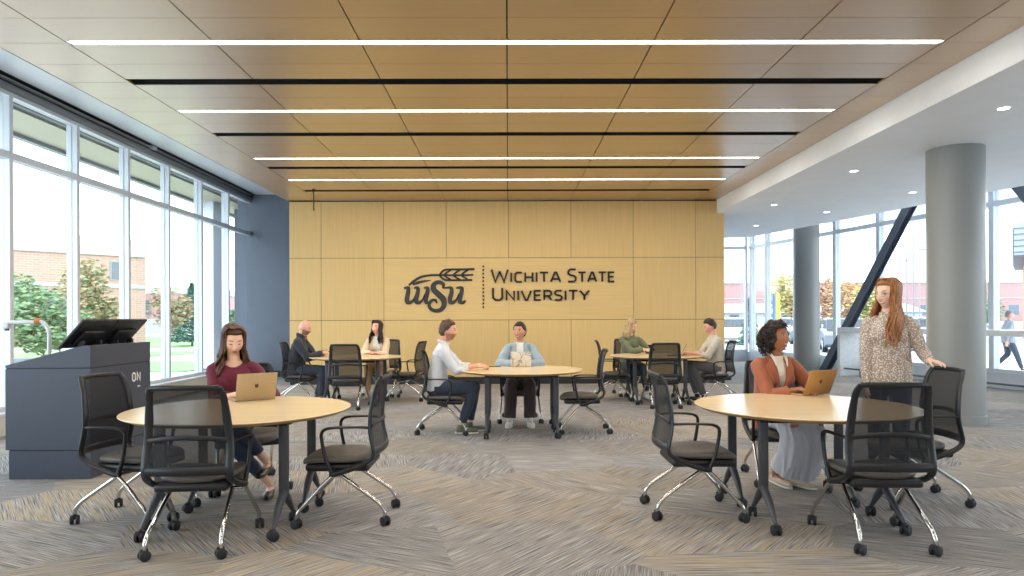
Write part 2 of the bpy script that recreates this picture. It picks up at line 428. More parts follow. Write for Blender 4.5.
# ------------------------------------------------------------------ angled right curtain wall + back right bay
w2 = struct(empty('window_2'))
def gp2(y, off=0, z=0): return V((glx(y) + off, y, z))
ang = atan2(.229, 1)
L0 = sqrt(1 + .229 ** 2)
M2 = Matrix.Translation(gp2(0)) @ Matrix.Rotation(ang, 4, 'Z')      # local +y runs along the glazing, local +x outwards
def lb(m, x0, x1, y0, y1, z0, z1): m.box(x0, x1, y0 * L0, y1 * L0, z0, z1, M2)
m = MB(); lb(m, -.02, .14, YF, 21.8, 0, .29); m.build('window_sill', SILVER, w2, smooth=False)
m = MB(); lb(m, -.03, .15, YF, 21.8, .29, .31); m.build('sill_cap', SILVER, w2, smooth=False)
my = [21.6, 20.8, 19.3, 17.84, 16.36, 14.9, 13.45, 11.95, 10.45, 8.95, 7.45, 5.95, 4.45, 2.95, 1.45, -.05, -1.55]
for y in my:
    m = MB(); lb(m, 0, .15, y - .055, y + .055, .31, 4.43); m.build('mullion', SILVER, w2, smooth=False, bevel=.003)
for z, h in ((3.62, .05), (.34, .03)):
    m = MB(); lb(m, .01, .13, YF, 21.7, z - h, z + h); m.build('transom', SILVER, w2, smooth=False)
yy = my + [YF]
for i in range(len(yy) - 1):
    for z0, z1 in ((.37, 3.57), (3.67, 4.43)):
        m = MB(); lb(m, .06, .08, yy[i + 1] + .055, yy[i] - .055, z0, z1); m.build('pane', GLASS, w2, smooth=False)
w3 = struct(empty('window_3'))
ybk = 21.75; xe = glx(ybk)
m = MB(); m.box(4.5, xe, ybk, ybk + .14, 0, .29); m.build('window_sill', SILVER, w3, smooth=False)
m = MB(); m.box(4.5, xe, ybk - .01, ybk + .15, .29, .31); m.build('sill_cap', SILVER, w3, smooth=False)
bx = [4.7, 6.2, xe - .03]
for x in bx:
    m = MB(); m.box(x - .04, x + .04, ybk, ybk + .14, .31, 4.43); m.build('mullion', SILVER, w3, smooth=False)
for z, h in ((3.62, .05), (.34, .03)):
    m = MB(); m.box(4.5, xe, ybk + .01, ybk + .12, z - h, z + h); m.build('transom', SILVER, w3, smooth=False)
for i in range(2):
    for z0, z1 in ((.37, 3.57), (3.67, 4.43)):
        m = MB(); m.box(bx[i] + .04, bx[i + 1] - .04, ybk + .06, ybk + .08, z0, z1); m.build('pane', GLASS, w3, smooth=False)

# round columns
def column(x, y, r, top, label):
    t = tag(empty('column', (x, y, 0)), label, 'column', 'round grey columns', 'structure')
    m = MB(); m.lathe([(r, 0.0), (r, top)], 64); m.build('shaft', COLG, t)
    m = MB(); m.lathe([(r + .012, 0), (r + .012, .115), (r + .004, .12)], 64); m.build('base_ring', COLG, t)
column(5.92, 9.0, .335, 3.61, 'thick round grey column behind the standing woman')
column(7.93, 18.1, .33, 4.43, 'round grey column beside the white counter and diagonal brace')

# steel braces along the glazing
def brace(pa, pb, label):
    a, b = V(pa), V(pb); d = (b - a).normalized(); side = V((-.229, 1, 0)).normalized()
    nrm = d.cross(side).normalized(); o2 = side
    side2 = d.cross(nrm).normalized()
    t = tag(empty('steel_brace', tuple(a)), label, 'brace', 'steel braces', 'structure')
    def bar(m, w0, w1, h0, h1):
        vs = []
        for p in (V((0, 0, 0)), b - a):
            for u, v in ((w0, h0), (w1, h0), (w1, h1), (w0, h1)): vs.append(p + side2 * u + nrm * v)
        m.add(vs, [(0, 3, 2, 1), (4, 5, 6, 7), (0, 1, 5, 4), (1, 2, 6, 5), (2, 3, 7, 6), (3, 0, 4, 7)])
    m = MB(); bar(m, -.012, .012, -.08, .08); bar(m, -.09, .09, -.092, -.075); bar(m, -.09, .09, .075, .092)
    m.build('beam', STEEL, t, smooth=False)
    m = MB(); m.lathe([(.16, 0), (.16, .02)], 24, c=b - a if pb[2] < pa[2] else (0, 0, 0)); m.build('foot_plate', STEEL, t)
brace((8.70, 14.65, 3.85), (8.10, 17.45, .0), 'dark steel diagonal brace leaning between the two columns')
brace((9.24, 12.35, 3.85), (9.88, 9.6, .0), 'dark steel diagonal brace beyond the thick column')

# downlights
for i, (x, y) in enumerate([(5.27, 7.22), (5.25, 10.32), (5.25, 13.42), (7.2, 12.1), (6.72, 14.35), (6.0, 16.45), (7.8, 9.0), (5.27, 4.1)]):
    lab = ['small round downlight nearest to the thick grey column, right of it', 'small round downlight in the white ceiling left of the thick column',
           'small round downlight next to the wood wall end', 'small round downlight above the standing woman, beside the thick column', 'small round downlight right above the far round column',
           'small round downlight furthest away in the white ceiling', 'small round downlight at the window edge of the white ceiling', 'small round downlight nearest in the white ceiling'][i]
    if i >= 6: continue
    t = empty('downlight', (x, y, 3.61), 0, lab, 'downlight', 'round downlights')
    m = MB()
    m.lathe([(.075, 0), (.075, -.006), (.058, -.006), (.054, -.001)], 28); m.build('trim_ring', WHITEP, t)
    m = MB(); m.lathe([(.052, -.004), (.052, -.002)], 28); m.build('lens', mat('downlight_lens', (1, .96, .9, 1), .5, emit=14), t)

# hanging rod
t = empty('ceiling_rod', (-3.74, 13.2, ZC), 0, 'thin black rod hanging from the last black ceiling slot', 'rod')
m = MB(); m.lathe([(.012, -.42), (.012, 0)], 10); m.build('rod', BLACKM, t)
m = MB(); m.lathe([(.035, -.012), (.03, 0)], 14); m.build('canopy', BLACKM, t)

# ------------------------------------------------------------------ stone counter along the right glazing
t = empty('counter', tuple(gp2(16.2, -1.09)), ang, 'long white stone standing counter running along the right windows', 'counter')
m = MB(); m.box(0, .62, -8.2, 0, 1.04, 1.15); m.build('countertop', STONE, t, smooth=False, bevel=.004)
m = MB(); m.box(0, .62, -.09, 0, 0, 1.04); m.build('end_panel', STONE, t, smooth=False, bevel=.004)
m = MB(); m.box(0, .62, -8.2, -8.11, 0, 1.04); m.build('end_panel', STONE, t, smooth=False, bevel=.004)
m = MB(); m.sweep([(.12, -.1, .18), (.12, -8.1, .18)], .02, n=10)
for q in (-.6, -2.6, -4.6, -6.6): m.sweep([(.12, q, 0), (.12, q, .18)], .015, n=8)
m.build('foot_rail', STEEL, t)

# ------------------------------------------------------------------ wall sign
def stroke(m, pts, w, y0=-.03, y1=0, taper=None, smooth=6, round_end=True):
    """flat raised band following a path on the wall (x, z)"""
    P = [V((p[0], 0, p[1])) for p in pts]
    P = catmull(P, smooth) if smooth and len(P) > 2 else P
    n = len(P); ws = interp_list([(a,) for a in taper], n) if taper else [(w,)] * n
    Lp, Rp = [], []
    for i in range(n):
        if i == 0: d = P[1] - P[0]
        elif i == n - 1: d = P[-1] - P[-2]
        else:
            d1 = (P[i] - P[i - 1]).normalized(); d2 = (P[i + 1] - P[i]).normalized(); d = d1 + d2
            if d.length < 1e-6: d = d2
        d.normalize(); q = V((-d.z, 0, d.x)); k = 1.0
        if 0 < i < n - 1:
            c = max(.5, q.dot(V((-d2.z, 0, d2.x)))); k = 1 / c
        Lp.append(P[i] + q * ws[i][0] / 2 * k); Rp.append(P[i] - q * ws[i][0] / 2 * k)
    vs = []
    for yy_ in (y0, y1):
        for a in Lp: vs.append(V((a.x, yy_, a.z)))
        for a in Rp: vs.append(V((a.x, yy_, a.z)))
    fs = []
    for i in range(n - 1):
        fs += [(i, i + 1, n + i + 1, n + i), (2 * n + i, 3 * n + i, 3 * n + i + 1, 2 * n + i + 1),
               (i, 2 * n + i, 2 * n + i + 1, i + 1), (n + i, n + i + 1, 3 * n + i + 1, 3 * n + i)]
    fs += [(0, n, 3 * n, 2 * n), (n - 1, 3 * n - 1, 4 * n - 1, 2 * n - 1)]
    m.add(vs, fs)

GLY = {  # letters on a 0..1 high grid: (width, strokes)
 'W': (1.15, [[(0, 1), (.27, 0), (.575, .86)], [(.575, .86), (.88, 0), (1.15, 1)]]),
 'I': (.12, [[(.06, 0), (.06, 1)]]),
 'C': (.66, [[(.66, 1), (.22, 1), (.06, .84), (.06, .16), (.22, 0), (.66, 0)]]),
 'H': (.78, [[(.06, 0), (.06, 1)], [(.72, 0), (.72, 1)], [(.06, .5), (.72, .5)]]),
 'T': (.74, [[(0, 1), (.74, 1)], [(.37, 1), (.37, 0)]]),
 'A': (.86, [[(0, 0), (.36, 1), (.5, 1), (.86, 0)], [(.14, .3), (.72, .3)]]),
 'S': (.68, [[(.64, 1), (.2, 1), (.05, .86), (.05, .66), (.2, .53), (.5, .47), (.64, .34), (.64, .14), (.5, 0), (.03, 0)]]),
 'E': (.62, [[(.62, 1), (.06, 1), (.06, 0), (.62, 0)], [(.06, .52), (.56, .52)]]),
 'U': (.76, [[(.06, 1), (.06, .18), (.24, 0), (.52, 0), (.7, .18), (.7, 1)]]),
 'N': (.8, [[(.06, 0), (.06, 1), (.74, 0), (.74, 1)]]),
 'V': (.86, [[(0, 1), (.36, 0), (.5, 0), (.86, 1)]]),
 'R': (.74, [[(.06, 0), (.06, 1), (.5, 1), (.68, .86), (.68, .58), (.5, .44), (.06, .44)], [(.4, .44), (.72, 0)]]),
 'Y': (.8, [[(0, 1), (.4, .45), (.8, 1)], [(.4, .45), (.4, 0)]]),
 'O': (.8, [[(.24, 0), (.06, .18), (.06, .82), (.24, 1), (.56, 1), (.74, .82), (.74, .18), (.56, 0), (.22, 0)]]),
}
def wx(px): return (px - 508.0) * YB / FPX + .0
def wz(py): return EYE + (318 - py) * YB / FPX
sign = empty('wall_sign', (0, YB, 0), 0, 'dark raised university name and wheat emblem on the wood wall', 'wall sign')
def lettering(lines):
    m = MB()
    for text, px0, px1, pyb, hb, hs in lines:
        # big capital height hb, small capital height hs, in metres
        items = []; x = 0; first = True
        for ch in text:
            if ch == ' ': x += hs * .15; first = True; continue
            h = hb if first else hs; first = False
            w_, st = GLY[ch]; items.append((x, h, st)); x += w_ * h + hs * .24
        tot = x - hs * .24; X0, X1 = wx(px0), wx(px1); k = (X1 - X0) / tot
        for x_, h, st in items:
            th = .042 if h == hb else .039
            for s_ in st:
                pts = [(X0 + (x_ + p[0] * h) * k, wz(pyb) + th / 2 + p[1] * (h - th)) for p in s_]
                stroke(m, pts, th, smooth=0)
    return m
m = lettering([('WICHITA', 491.7, 560.5, 282.8, .30, .235), ('STATE', 567.9, 614.3, 282.8, .30, .235), ('UNIVERSITY', 492.3, 589.0, 301.0, .30, .235)])
m.build('lettering', INKE, sign, smooth=False)
m = MB()
for k in range(12):
    cx, cz = wx(483.4), wz(266.3 + k * (307.0 - 266.3) / 11)
    m.lathe([(.020, 0), (.020, .03)], 12, Matrix.Rotation(pi / 2, 4, 'X'), (cx, 0, cz))
m.build('dotted_line', INKE, sign)
def E(zx, zy): return (wx(395 + zx / 8.867), wz(255 + zy / 8.867))       # emblem points
def es(m, pts, w, **k): stroke(m, [E(*p) for p in pts], w, **k)
u = YB / FPX / 8.867
def emblem(m, grow, y0, y1):
    kk = dict(y0=y0, y1=y1)
    T = lambda *a: [(x * 1.0 * u + grow) for x in a]
    # w
    es(m, [(82, 290), (120, 288), (118, 330), (108, 385), (112, 415), (135, 418), (165, 395), (195, 330)], 0, taper=T(14, 26, 34, 36, 34, 30, 14, 8), **kk)
    es(m, [(172, 290), (205, 290), (202, 335), (190, 385), (194, 415), (218, 418), (245, 395), (270, 340)], 0, taper=T(12, 26, 34, 36, 34, 30, 14, 8), **kk)
    es(m, [(258, 290), (290, 290), (288, 335), (274, 390), (280, 418), (300, 420)], 0, taper=T(12, 26, 34, 34, 30, 18), **kk)
    # S
    es(m, [(425, 292), (432, 262), (405, 240), (370, 242), (343, 268), (348, 308), (385, 345), (428, 390), (436, 440), (408, 482), (360, 492), (318, 474), (304, 436), (326, 402), (360, 398), (372, 425)], 0,
       taper=T(12, 26, 30, 32, 40, 46, 50, 50, 42, 34, 30, 28, 26, 24, 20, 10), **kk)
    # u
    es(m, [(425, 292), (470, 288), (500, 292), (502, 335), (488, 385), (492, 415), (518, 418), (548, 390), (570, 340)], 0, taper=T(10, 14, 26, 34, 36, 34, 30, 14, 8), **kk)
    es(m, [(545, 290), (592, 290), (590, 335), (576, 385), (580, 415), (604, 420), (626, 402)], 0, taper=T(12, 26, 34, 36, 34, 26, 12), **kk)
    # wheat stalk, leaf, ear
    es(m, [(125, 265), (165, 232), (230, 194), (310, 178), (400, 176), (560, 178), (640, 176), (694, 174)], 0, taper=T(12, 18, 18, 16, 14, 14, 14, 14), **kk)
    es(m, [(160, 258), (205, 243), (260, 230), (318, 223)], 0, taper=T(18, 22, 16, 5), **kk)
    es(m, [(400, 172), (425, 142), (460, 128), (560, 126), (640, 126), (706, 124)], 0, taper=T(15, 16, 15, 15, 15, 16), **kk)
    es(m, [(400, 182), (425, 208), (460, 221), (560, 222), (640, 222), (686, 220)], 0, taper=T(15, 16, 15, 15, 15, 16), **kk)
    for x0 in (470, 550, 622):
        es(m, [(x0 - 30, 174), (x0 - 2, 150), (x0 + 34, 130)], 0, taper=T(14, 14, 9), **kk)
        es(m, [(x0 - 30, 180), (x0 - 2, 200), (x0 + 34, 219)], 0, taper=T(14, 14, 9), **kk)
m = MB(); emblem(m, .004, -.022, 0); m.build('emblem_backing', INKE, sign, smooth=False)
m = MB(); emblem(m, -.022, -.03, -.0225); m.build('emblem', INK, sign, smooth=False)

# ------------------------------------------------------------------ lectern
LX0, LX1, LY0, LY1 = -4.40, -3.655, 6.0, 7.0
t = empty('lectern', (0, 0, 0), 0, 'blue-grey laminate lectern with sloping top beside the tall windows', 'lectern')
m = MB(); m.box(LX0 + .02, LX1 - .012, LY0 + .012, LY1 - .012, 0, .252); m.build('plinth', LECT, t, smooth=False, bevel=.003)
m = MB(); m.box(LX0, LX1, LY0, LY1, .258, .968); m.build('cabinet', LECT, t, smooth=False, bevel=.003)
m = MB(); m.prism([(LX0, .976), (LX1, .976), (LX1, 1.172), (LX1 - .06, 1.172), (LX0, 1.0)], -LY1, -LY0, Matrix(((1, 0, 0, 0), (0, 0, -1, 0), (0, 1, 0, 0), (0, 0, 0, 1)))); m.build('desk_top', LECT, t, smooth=False, bevel=.003)
m = MB(); m.box(LX0 + .006, LX1 - .006, LY0 + .006, LY1 - .006, .966, .978); m.build('reveal', BLACKM, t, smooth=False)
m = MB()
xf = LX1
def lt(ch, y, z, h):
    w_, st = GLY[ch]
    for s_ in st:
        mm = MB(); stroke(mm, [(p[0] * h, z + p[1] * h) for p in s_], h * .2, y0=-.003, y1=0.0, smooth=0)
        m.add([V((xf - q.y, y + q.x, q.z)) for q in mm.v], mm.f)
lt('O', 6.66, .80, .075); lt('N', 6.745, .80, .075)
m.box(xf, xf + .003, 6.755, 6.80, .735, .748)
m.build('lettering', mat('white_vinyl', rgb(235, 235, 235), .5), t, smooth=False)
# twin touch panels hinged on the lectern
for k, (y0, y1, lab) in enumerate(((5.97, 6.49, 'black tilted monitor on the near half of the lectern'), (6.50, 7.02, 'black tilted monitor on the far half of the lectern'))):
    q = empty('monitor', (-3.80, (y0 + y1) / 2, 1.16), 0, lab, 'monitor', 'monitors on the lectern')
    Mr = Matrix.Translation((0, 0, 0)) @ Matrix.Rotation(radians(-42), 4, 'Y')
    hw = (y1 - y0) / 2
    m = MB(); m.rbox(-.012, .012, -hw + .003, hw - .003, .0, .335, .006, Matrix.Translation((-.12, 0, -.01)) @ Matrix.Rotation(radians(42), 4, 'Y')); m.build('housing', BLACK, q)
    m = MB(); m.rbox(.012, .045, -hw * .6, hw * .6, .05, .22, .01, Matrix.Translation((-.12, 0, -.01)) @ Matrix.Rotation(radians(42), 4, 'Y')); m.build('rear_cover', BLACKM, q)
    m = MB(); m.box(-.0135, -.012, -hw + .02, hw - .02, .015, .32, Matrix.Translation((-.12, 0, -.01)) @ Matrix.Rotation(radians(42), 4, 'Y')); m.build('screen', mat('dark_screen', rgb(16, 18, 22), .12), q, smooth=False)
    for s in (-.5, .5):
        m = MB(); m.rbox(-.03, .03, s * hw - .012, s * hw + .012, -.0, .05, .006); m.build('hinge', BLACK, q)
# document camera
t = empty('document_camera', (-4.30, 6.42, 1.03), 0, 'white gooseneck document camera standing on the lectern', 'document camera')
m = MB(); m.lathe([(.055, 0), (.055, .02), (.04, .03)], 24); m.build('base', SILVERD, t)
m = MB(); m.sweep([(0, 0, .02), (0.005, 0, .18), (-.005, 0, .28), (-.05, 0, .34), (-.09, 0, .357)], .017, n=12, smooth=6); m.build('neck', SILVER, t)
m = MB(); m.lathe([(.026, -.02), (.028, 0), (.026, .02)], 16, Matrix.Rotation(pi / 2, 4, 'Y'), (-.10, 0, .358)); m.build('joint', mat('orange_ring', rgb(214, 120, 40), .5), t)
m = MB(); m.rbox(-.43, -.12, -.022, .022, .33, .365, .012); m.build('arm', mat('camera_white', rgb(226, 228, 232), .4), t)
m = MB(); m.rbox(-.42, -.36, -.03, .03, .285, .335, .01); m.build('camera_head', mat('camera_white', rgb(226, 228, 232), .4), t)
m = MB(); m.lathe([(.02, 0), (.02, .02)], 16, c=(-.39, 0, .267)); m.build('lens', BLACK, t)
# ------------------------------------------------------------------ outside
GZ = -.15
GRASS = mat('lawn_green', rgb(128, 164, 108), 0.95, noise_amt=.25, scale=3)
CONC = mat('pale_concrete', rgb(210, 208, 204), 0.9, noise_amt=.06, scale=2)
ASPH = mat('pale_asphalt', rgb(158, 160, 164), 0.9, noise_amt=.06, scale=1)
m = MB(); m.prism([(-60, -10), (-6.62, -10), (-6.62, 22.3), (-6.62, 120), (-60, 120)], GZ - .2, GZ); o = struct(m.build('ground_paving', CONC, smooth=False))
m = MB(); m.prism([(12.7, -10), (160, -10), (160, 300), (-6.6, 300), (-6.6, 22.3), (7.8, 22.3)], GZ - .2, GZ - .002); struct(m.build('ground_parking', ASPH, smooth=False))
m = MB()
for poly in ([(-60, 27), (-15, 27), (-13, 33), (-60, 31)], [(-14.5, 20), (-9.5, 20), (-8.3, 25), (-13.5, 25)], [(-60, 14), (-19.5, 14), (-18.5, 21), (-60, 21)], [(-40, 38), (-14, 36), (-12, 60), (-40, 60)], [(-11.5, 27), (-8, 27), (-8, 44), (-12, 44)]):
    m.prism(poly, GZ, GZ + .03)
struct(m.build('ground_lawn', GRASS, smooth=False))
m = MB(); m.prism([(7.95, 22.5), (9.5, 22.5), (12.9, 8), (40, 8), (40, 24), (22, 27), (10, 25)], GZ, GZ + .03); struct(m.build('ground_walk', mat('white_concrete', rgb(220, 219, 216), .9), smooth=False))

# canopy outside the tall windows, and the clad piers that carry it
m = MB(); m.box(-7.5, -6.7, -6, 22, 4.26, 4.3); struct(m.build('canopy_soffit', wood('canopy_boards', rgb(176, 172, 148), 1, .5, .03, .5, .05), smooth=False))
m = MB(); m.box(-7.62, -7.5, -6, 22, 4.2, 4.5); m.box(-7.5, -6.62, -6, 22, 4.3, 4.5); struct(m.build('canopy_fascia', SILVERD, smooth=False))
for x, y, w_, mt, lb_ in ((-7.3, 16.9, .34, SILVER, 'pale clad pier standing outside the last tall windows'), (-6.95, 18.2, .40, NAVY, 'dark blue-grey pier standing outside the last tall windows')):
    t = tag(empty('exterior_pier', (x, y, GZ)), lb_, 'pier', None, 'structure')
    m = MB(); m.box(-w_ / 2, w_ / 2, -.3, .3, 0, 4.45); m.build('cladding', mt, t, smooth=False, bevel=.01)
    m = MB(); m.box(-w_ / 2 - .02, w_ / 2 + .02, -.32, .32, 0, .35); m.build('base', NAVY, t, smooth=False, bevel=.01)

BR1 = brick_mat('brick_tan', rgb(176, 142, 130), rgb(166, 132, 120), rgb(180, 164, 154))  # brick tones mixed towards pale, outdoor haze put into the colour
BR2 = brick_mat('brick_red', rgb(168, 128, 126), rgb(158, 118, 116), rgb(170, 146, 144))
BR3 = brick_mat('brick_orange', rgb(196, 138, 106), rgb(184, 126, 96), rgb(190, 160, 138))
PALE = mat('pale_metal_cladding', rgb(168, 176, 180), .7)
# brick hall on the left: long facade running off to the left and towards the viewer
def building(name, loc, rz, label, w_, d_, h, wallm, bands, windows, group=None, cat='building'):
    t = empty(name, loc, rz, label, cat, group)
    m = MB(); m.box(-w_, 0, 0, d_, 0, h); m.build('walls', wallm, t, smooth=False)
    for z0, z1, mt, off in bands:
        m = MB(); m.box(-w_ - off, off, -off, d_ + off, z0, z1); m.build('band', mt, t, smooth=False)
    for x0, x1, z0, z1 in windows:
        f = MB(); f.box(x0 - .08, x1 + .08, -.05, .02, z0 - .08, z1 + .08); fo = f.build('window', SILVERD, t, smooth=False)
        f = MB(); f.box(x0, x1, -.07, -.045, z0, z1)
        f.build('pane', GLASSD, fo, smooth=False)
    return t
a1 = atan2(45 - 39.9, -23.8 + 28.7)
building('brick_hall', (-23.8, 45, GZ), a1, 'long tan brick hall with pale top band seen through the tall windows', 46, 25, 6.65, BR1,
         [(5.6, 6.7, PALE, .12), (3.55, 3.8, PALE, .08)], [(-6.6, -3.2, .4, 3.2), (-13, -9.6, .4, 3.2), (-2.0, -1.2, 4.1, 5.2)])
building('brick_annex', (-31.5, 75, GZ), .25, 'low red brick annex behind the corner of the tan hall', 30, 16, 4.9, BR2, [(4.3, 4.95, PALE, .1), (0, 1.6, PALE, .05)], [(-5, -2.5, 2, 3.6), (-9, -7, 2, 3.6)])
building('stadium_wall', (170, 205, GZ), 0, 'long red brick stadium wall along the horizon behind the parking lot', 110, 20, 11.8, BR2,
         [(11.7, 12.1, PALE, .4), (7.0, 7.2, PALE, .2)], [(-100 + 9 * k, -97 + 9 * k, 2, 5) for k in range(10)])
# orange brick building with grey corrugated top
t = building('corner_building', (28.9 + 33.4 * cos(-.64), 38 + 33.4 * sin(-.64), GZ), -.64, 'orange brick building with a grey ribbed top band at the far edge', 33.4, 14, 5.0, BR3, [(4.9, 4.96, STEEL, .5)], [(-30, -26.5, .3, 2.6)])
m = MB(); m.box(-33.9, .3, -.5, 14, 4.95, 6.75); m.build('ribbed_band', mat('ribbed_grey', rgb(150, 158, 168), .6), t, smooth=False)
m = MB()
for k in range(5): m.box(-33.95, .3, -.55, -.5, 5.1 + k * .33, 5.14 + k * .33); m.box(-33.96, -33.9, -.5, 14, 5.1 + k * .33, 5.14 + k * .33)
m.build('ribs', STEEL, t, smooth=False)
# low pale buildings beyond the cars
for i, (x, y, w_, h, lb_) in enumerate([(40, 86, 13, 2.1, 'low white gabled house beyond the parked cars, left one'), (56, 92, 13, 2.2, 'low white gabled house beyond the parked cars, right one')]):
    t = building('white_house', (x, y, GZ), 0, lb_, w_, 9, h, PALE, [], [(-w_ + 1 + 2.2 * k, -w_ + 2.1 + 2.2 * k, 1, 1.8) for k in range(5)], 'low white houses')
    m = MB(); m.add([(-w_ - .5, -.5, h), (.5, -.5, h), (.5, 9.5, h), (-w_ - .5, 9.5, h), (-w_ - .5, 4.5, h + 1.2), (.5, 4.5, h + 1.2)], [(0, 1, 5, 4), (2, 3, 4, 5), (0, 4, 3), (1, 2, 5), (0, 3, 2, 1)])
    m.build('roof', mat('pale_roof', rgb(176, 182, 190), .8), t, smooth=False)

# trees
def tree(name, loc, h, r, cols, label, group=None, n=1100, trunk=.35, conifer=False, leaf=.16, rs=1):
    rnd = random.Random(rs)
    t = empty(name, loc, 0, label, 'tree', group)
    m = MB(); th = h * trunk
    m.sweep([(0, 0, 0), (.03, .02, th * .6), (0, .05, th), (.05, 0, h * .8)], [.07 * h / 4, .055 * h / 4, .045 * h / 4, .012], n=8, smooth=3)
    for k in range(7):
        a = rnd.random() * 6.28; z = th * (.7 + .9 * rnd.random())
        m.sweep([(0, 0, z), (cos(a) * r * .35, sin(a) * r * .35, z + h * .13), (cos(a) * r * .7, sin(a) * r * .7, z + h * .2)], [.025 * h / 4, .015 * h / 4, .006], n=6)
    m.build('trunk', mat('bark', rgb(96, 82, 72), .9), t)
    n = int(n * 2.2); leaf *= .66
    m = MB(); cl = []
    for k in range(16):
        while True:
            p = V((rnd.uniform(-1, 1), rnd.uniform(-1, 1), rnd.uniform(-1, 1)))
            if p.length < 1: break
        cl.append((p, rnd.uniform(.28, .5)))
    for k in range(n):
        if conifer:
            z = rnd.random() ** 1.4; rr = (1 - z) * r * rnd.uniform(.55, 1.05); a = rnd.random() * 6.28
            p = V((cos(a) * rr, sin(a) * rr, th * .4 + z * (h - th * .4)))
        else:
            c, cr = rnd.choice(cl)
            d = V((rnd.gauss(0, 1), rnd.gauss(0, 1), rnd.gauss(0, 1))).normalized() * cr * rnd.uniform(.6, 1.1)
            q = c * .72 + d
            p = V((q.x * r, q.y * r, th + (h - th) * (q.z * .5 + .5)))
        s_ = leaf * rnd.uniform(.6, 1.3); M_ = Matrix.Rotation(rnd.random() * 6.28, 3, 'Z') @ Matrix.Rotation(rnd.random() * 3, 3, 'X')
        m.cur = rnd.choice(range(len(cols)))
        m.add([p + M_ @ V(q) for q in ((-s_, 0, 0), (0, -s_ * .5, .02), (s_, 0, 0), (0, s_ * .5, .02))], [(0, 1, 2, 3)])
    m.build('foliage', [mat('leaf_%d_%d_%d' % c, rgb(*c), .8) for c in cols], t, smooth=False)
    return t
GR = [(112, 142, 106), (132, 158, 118), (94, 124, 92)]; OL = [(148, 152, 116), (168, 152, 116), (180, 152, 122)]; DG = [(70, 106, 90), (84, 120, 100)]
YE = [(206, 190, 120), (214, 200, 136), (176, 174, 116)]; OR = [(196, 154, 126), (180, 138, 114), (204, 172, 136)]
tree('bushy_tree', (-14.6, 21.5, GZ), 2.5, 1.5, GR, 'light green bushy tree beside the document camera, outside', 'trees outside the tall windows', 1500, .2, rs=2)
tree('bushy_tree', (-19.5, 26.5, GZ), 3.4, 1.6, GR + OL[:1], 'green tree right of the dark hall window', 'trees outside the tall windows', 1300, .25, rs=3)
tree('autumn_tree', (-16.3, 27.0, GZ), 3.9, 1.45, OL + GR[:1], 'olive and orange autumn tree in front of the brick hall', 'trees outside the tall windows', 1700, .25, rs=4)
tree('autumn_tree', (-14.5, 29.2, GZ), 3.0, 1.0, OL, 'smaller orange autumn tree in front of the hall corner', 'trees outside the tall windows', 700, .3, rs=5)
tree('evergreen_tree', (-18.0, 39.0, GZ), 3.6, 1.25, DG, 'dark evergreen tree in front of the red annex', 'trees outside the tall windows', 1500, .2, conifer=True, rs=6)
tree('bushy_tree', (-13.3, 33.0, GZ), 2.0, .9, GR, 'small round green tree left of the pale pier', 'trees outside the tall windows', 700, .2, rs=7)
tree('yellow_tree', (22.9, 55, GZ), 5.2, 1.9, YE, 'yellow autumn tree left of the far round column', 'trees around the parking lot', 1500, .3, leaf=.26, rs=8)
tree('orange_tree', (22.2, 47, GZ), 4.6, .9, OR, 'narrow orange tree right of the far round column', 'trees around the parking lot', 1100, .25, leaf=.2, rs=9)
tree('orange_tree', (20.0, 39.6, GZ), 3.8, 1.5, OR + YE[:1], 'wide orange autumn tree left of the diagonal brace', 'trees around the parking lot', 1300, .25, leaf=.18, rs=10)
tree('yellow_tree', (19.4, 36, GZ), 3.3, 1.1, YE + GR[:1], 'yellow and green tree right of the diagonal brace', 'trees around the parking lot', 1100, .25, leaf=.16, rs=11)
tree('green_tree', (15.4, 30.5, GZ), 2.0, .5, DG, 'small dark green young tree under the diagonal brace', 'trees around the parking lot', 700, .2, conifer=True, leaf=.1, rs=12)
tree('green_tree', (21.5, 30.3, GZ), 3.0, 1.1, GR, 'sparse green tree behind the pedestrian', 'trees around the parking lot', 350, .35, leaf=.12, rs=13)
tree('green_tree', (11.7, 33, GZ), 2.5, .6, DG, 'small dark green conifer beside the wood wall end', 'trees around the parking lot', 600, .2, conifer=True, leaf=.1, rs=14)

# lamp posts, banner pole
def lamp_post(loc, h, label):
    t = empty('lamp_post', loc, 0, label, 'lamp post', 'lamp posts')
    m = MB(); m.lathe([(.14, 0), (.12, .5), (.07, .55), (.05, h)], 12); m.build('pole', SILVERD, t)
    for s in (-1, 1):
        m = MB(); m.sweep([(0, 0, h - .9), (s * .5, 0, h - .25), (s * 1.1, 0, h)], .035, n=8, smooth=4); m.rbox(s * 1.4 - .35, s * 1.4 + .35, -.14, .14, h - .02, h + .08, .03); m.build('lamp_arm', SILVERD, t)
for x, y, h, lb_ in ((24.0, 70, 7.5, 'double armed lamp post just right of the wood wall'), (37.5, 62, 8.5, 'double armed lamp post left of the diagonal brace'), (31, 52, 8.2, 'double armed lamp post left of the standing woman'), (29, 49.5, 6.4, 'double armed lamp post right of the thick column')):
    lamp_post((x, y, GZ), h, lb_)
t = empty('banner_pole', (11.7, 29.8, GZ), 0, 'slim pole with a narrow yellow and blue banner outside', 'banner pole')
m = MB(); m.lathe([(.05, 0), (.04, 2.7)], 10); m.build('pole', SILVERD, t)
m = MB(); m.box(.05, .19, -.02, .02, .5, 2.55); m.build('banner', mat('banner_yellow', rgb(230, 206, 60), .7), t, smooth=False)
m = MB(); m.box(-.13, -.04, -.02, .02, .5, 2.5); m.build('banner_strip', mat('banner_blue', rgb(70, 110, 160), .7), t, smooth=False)

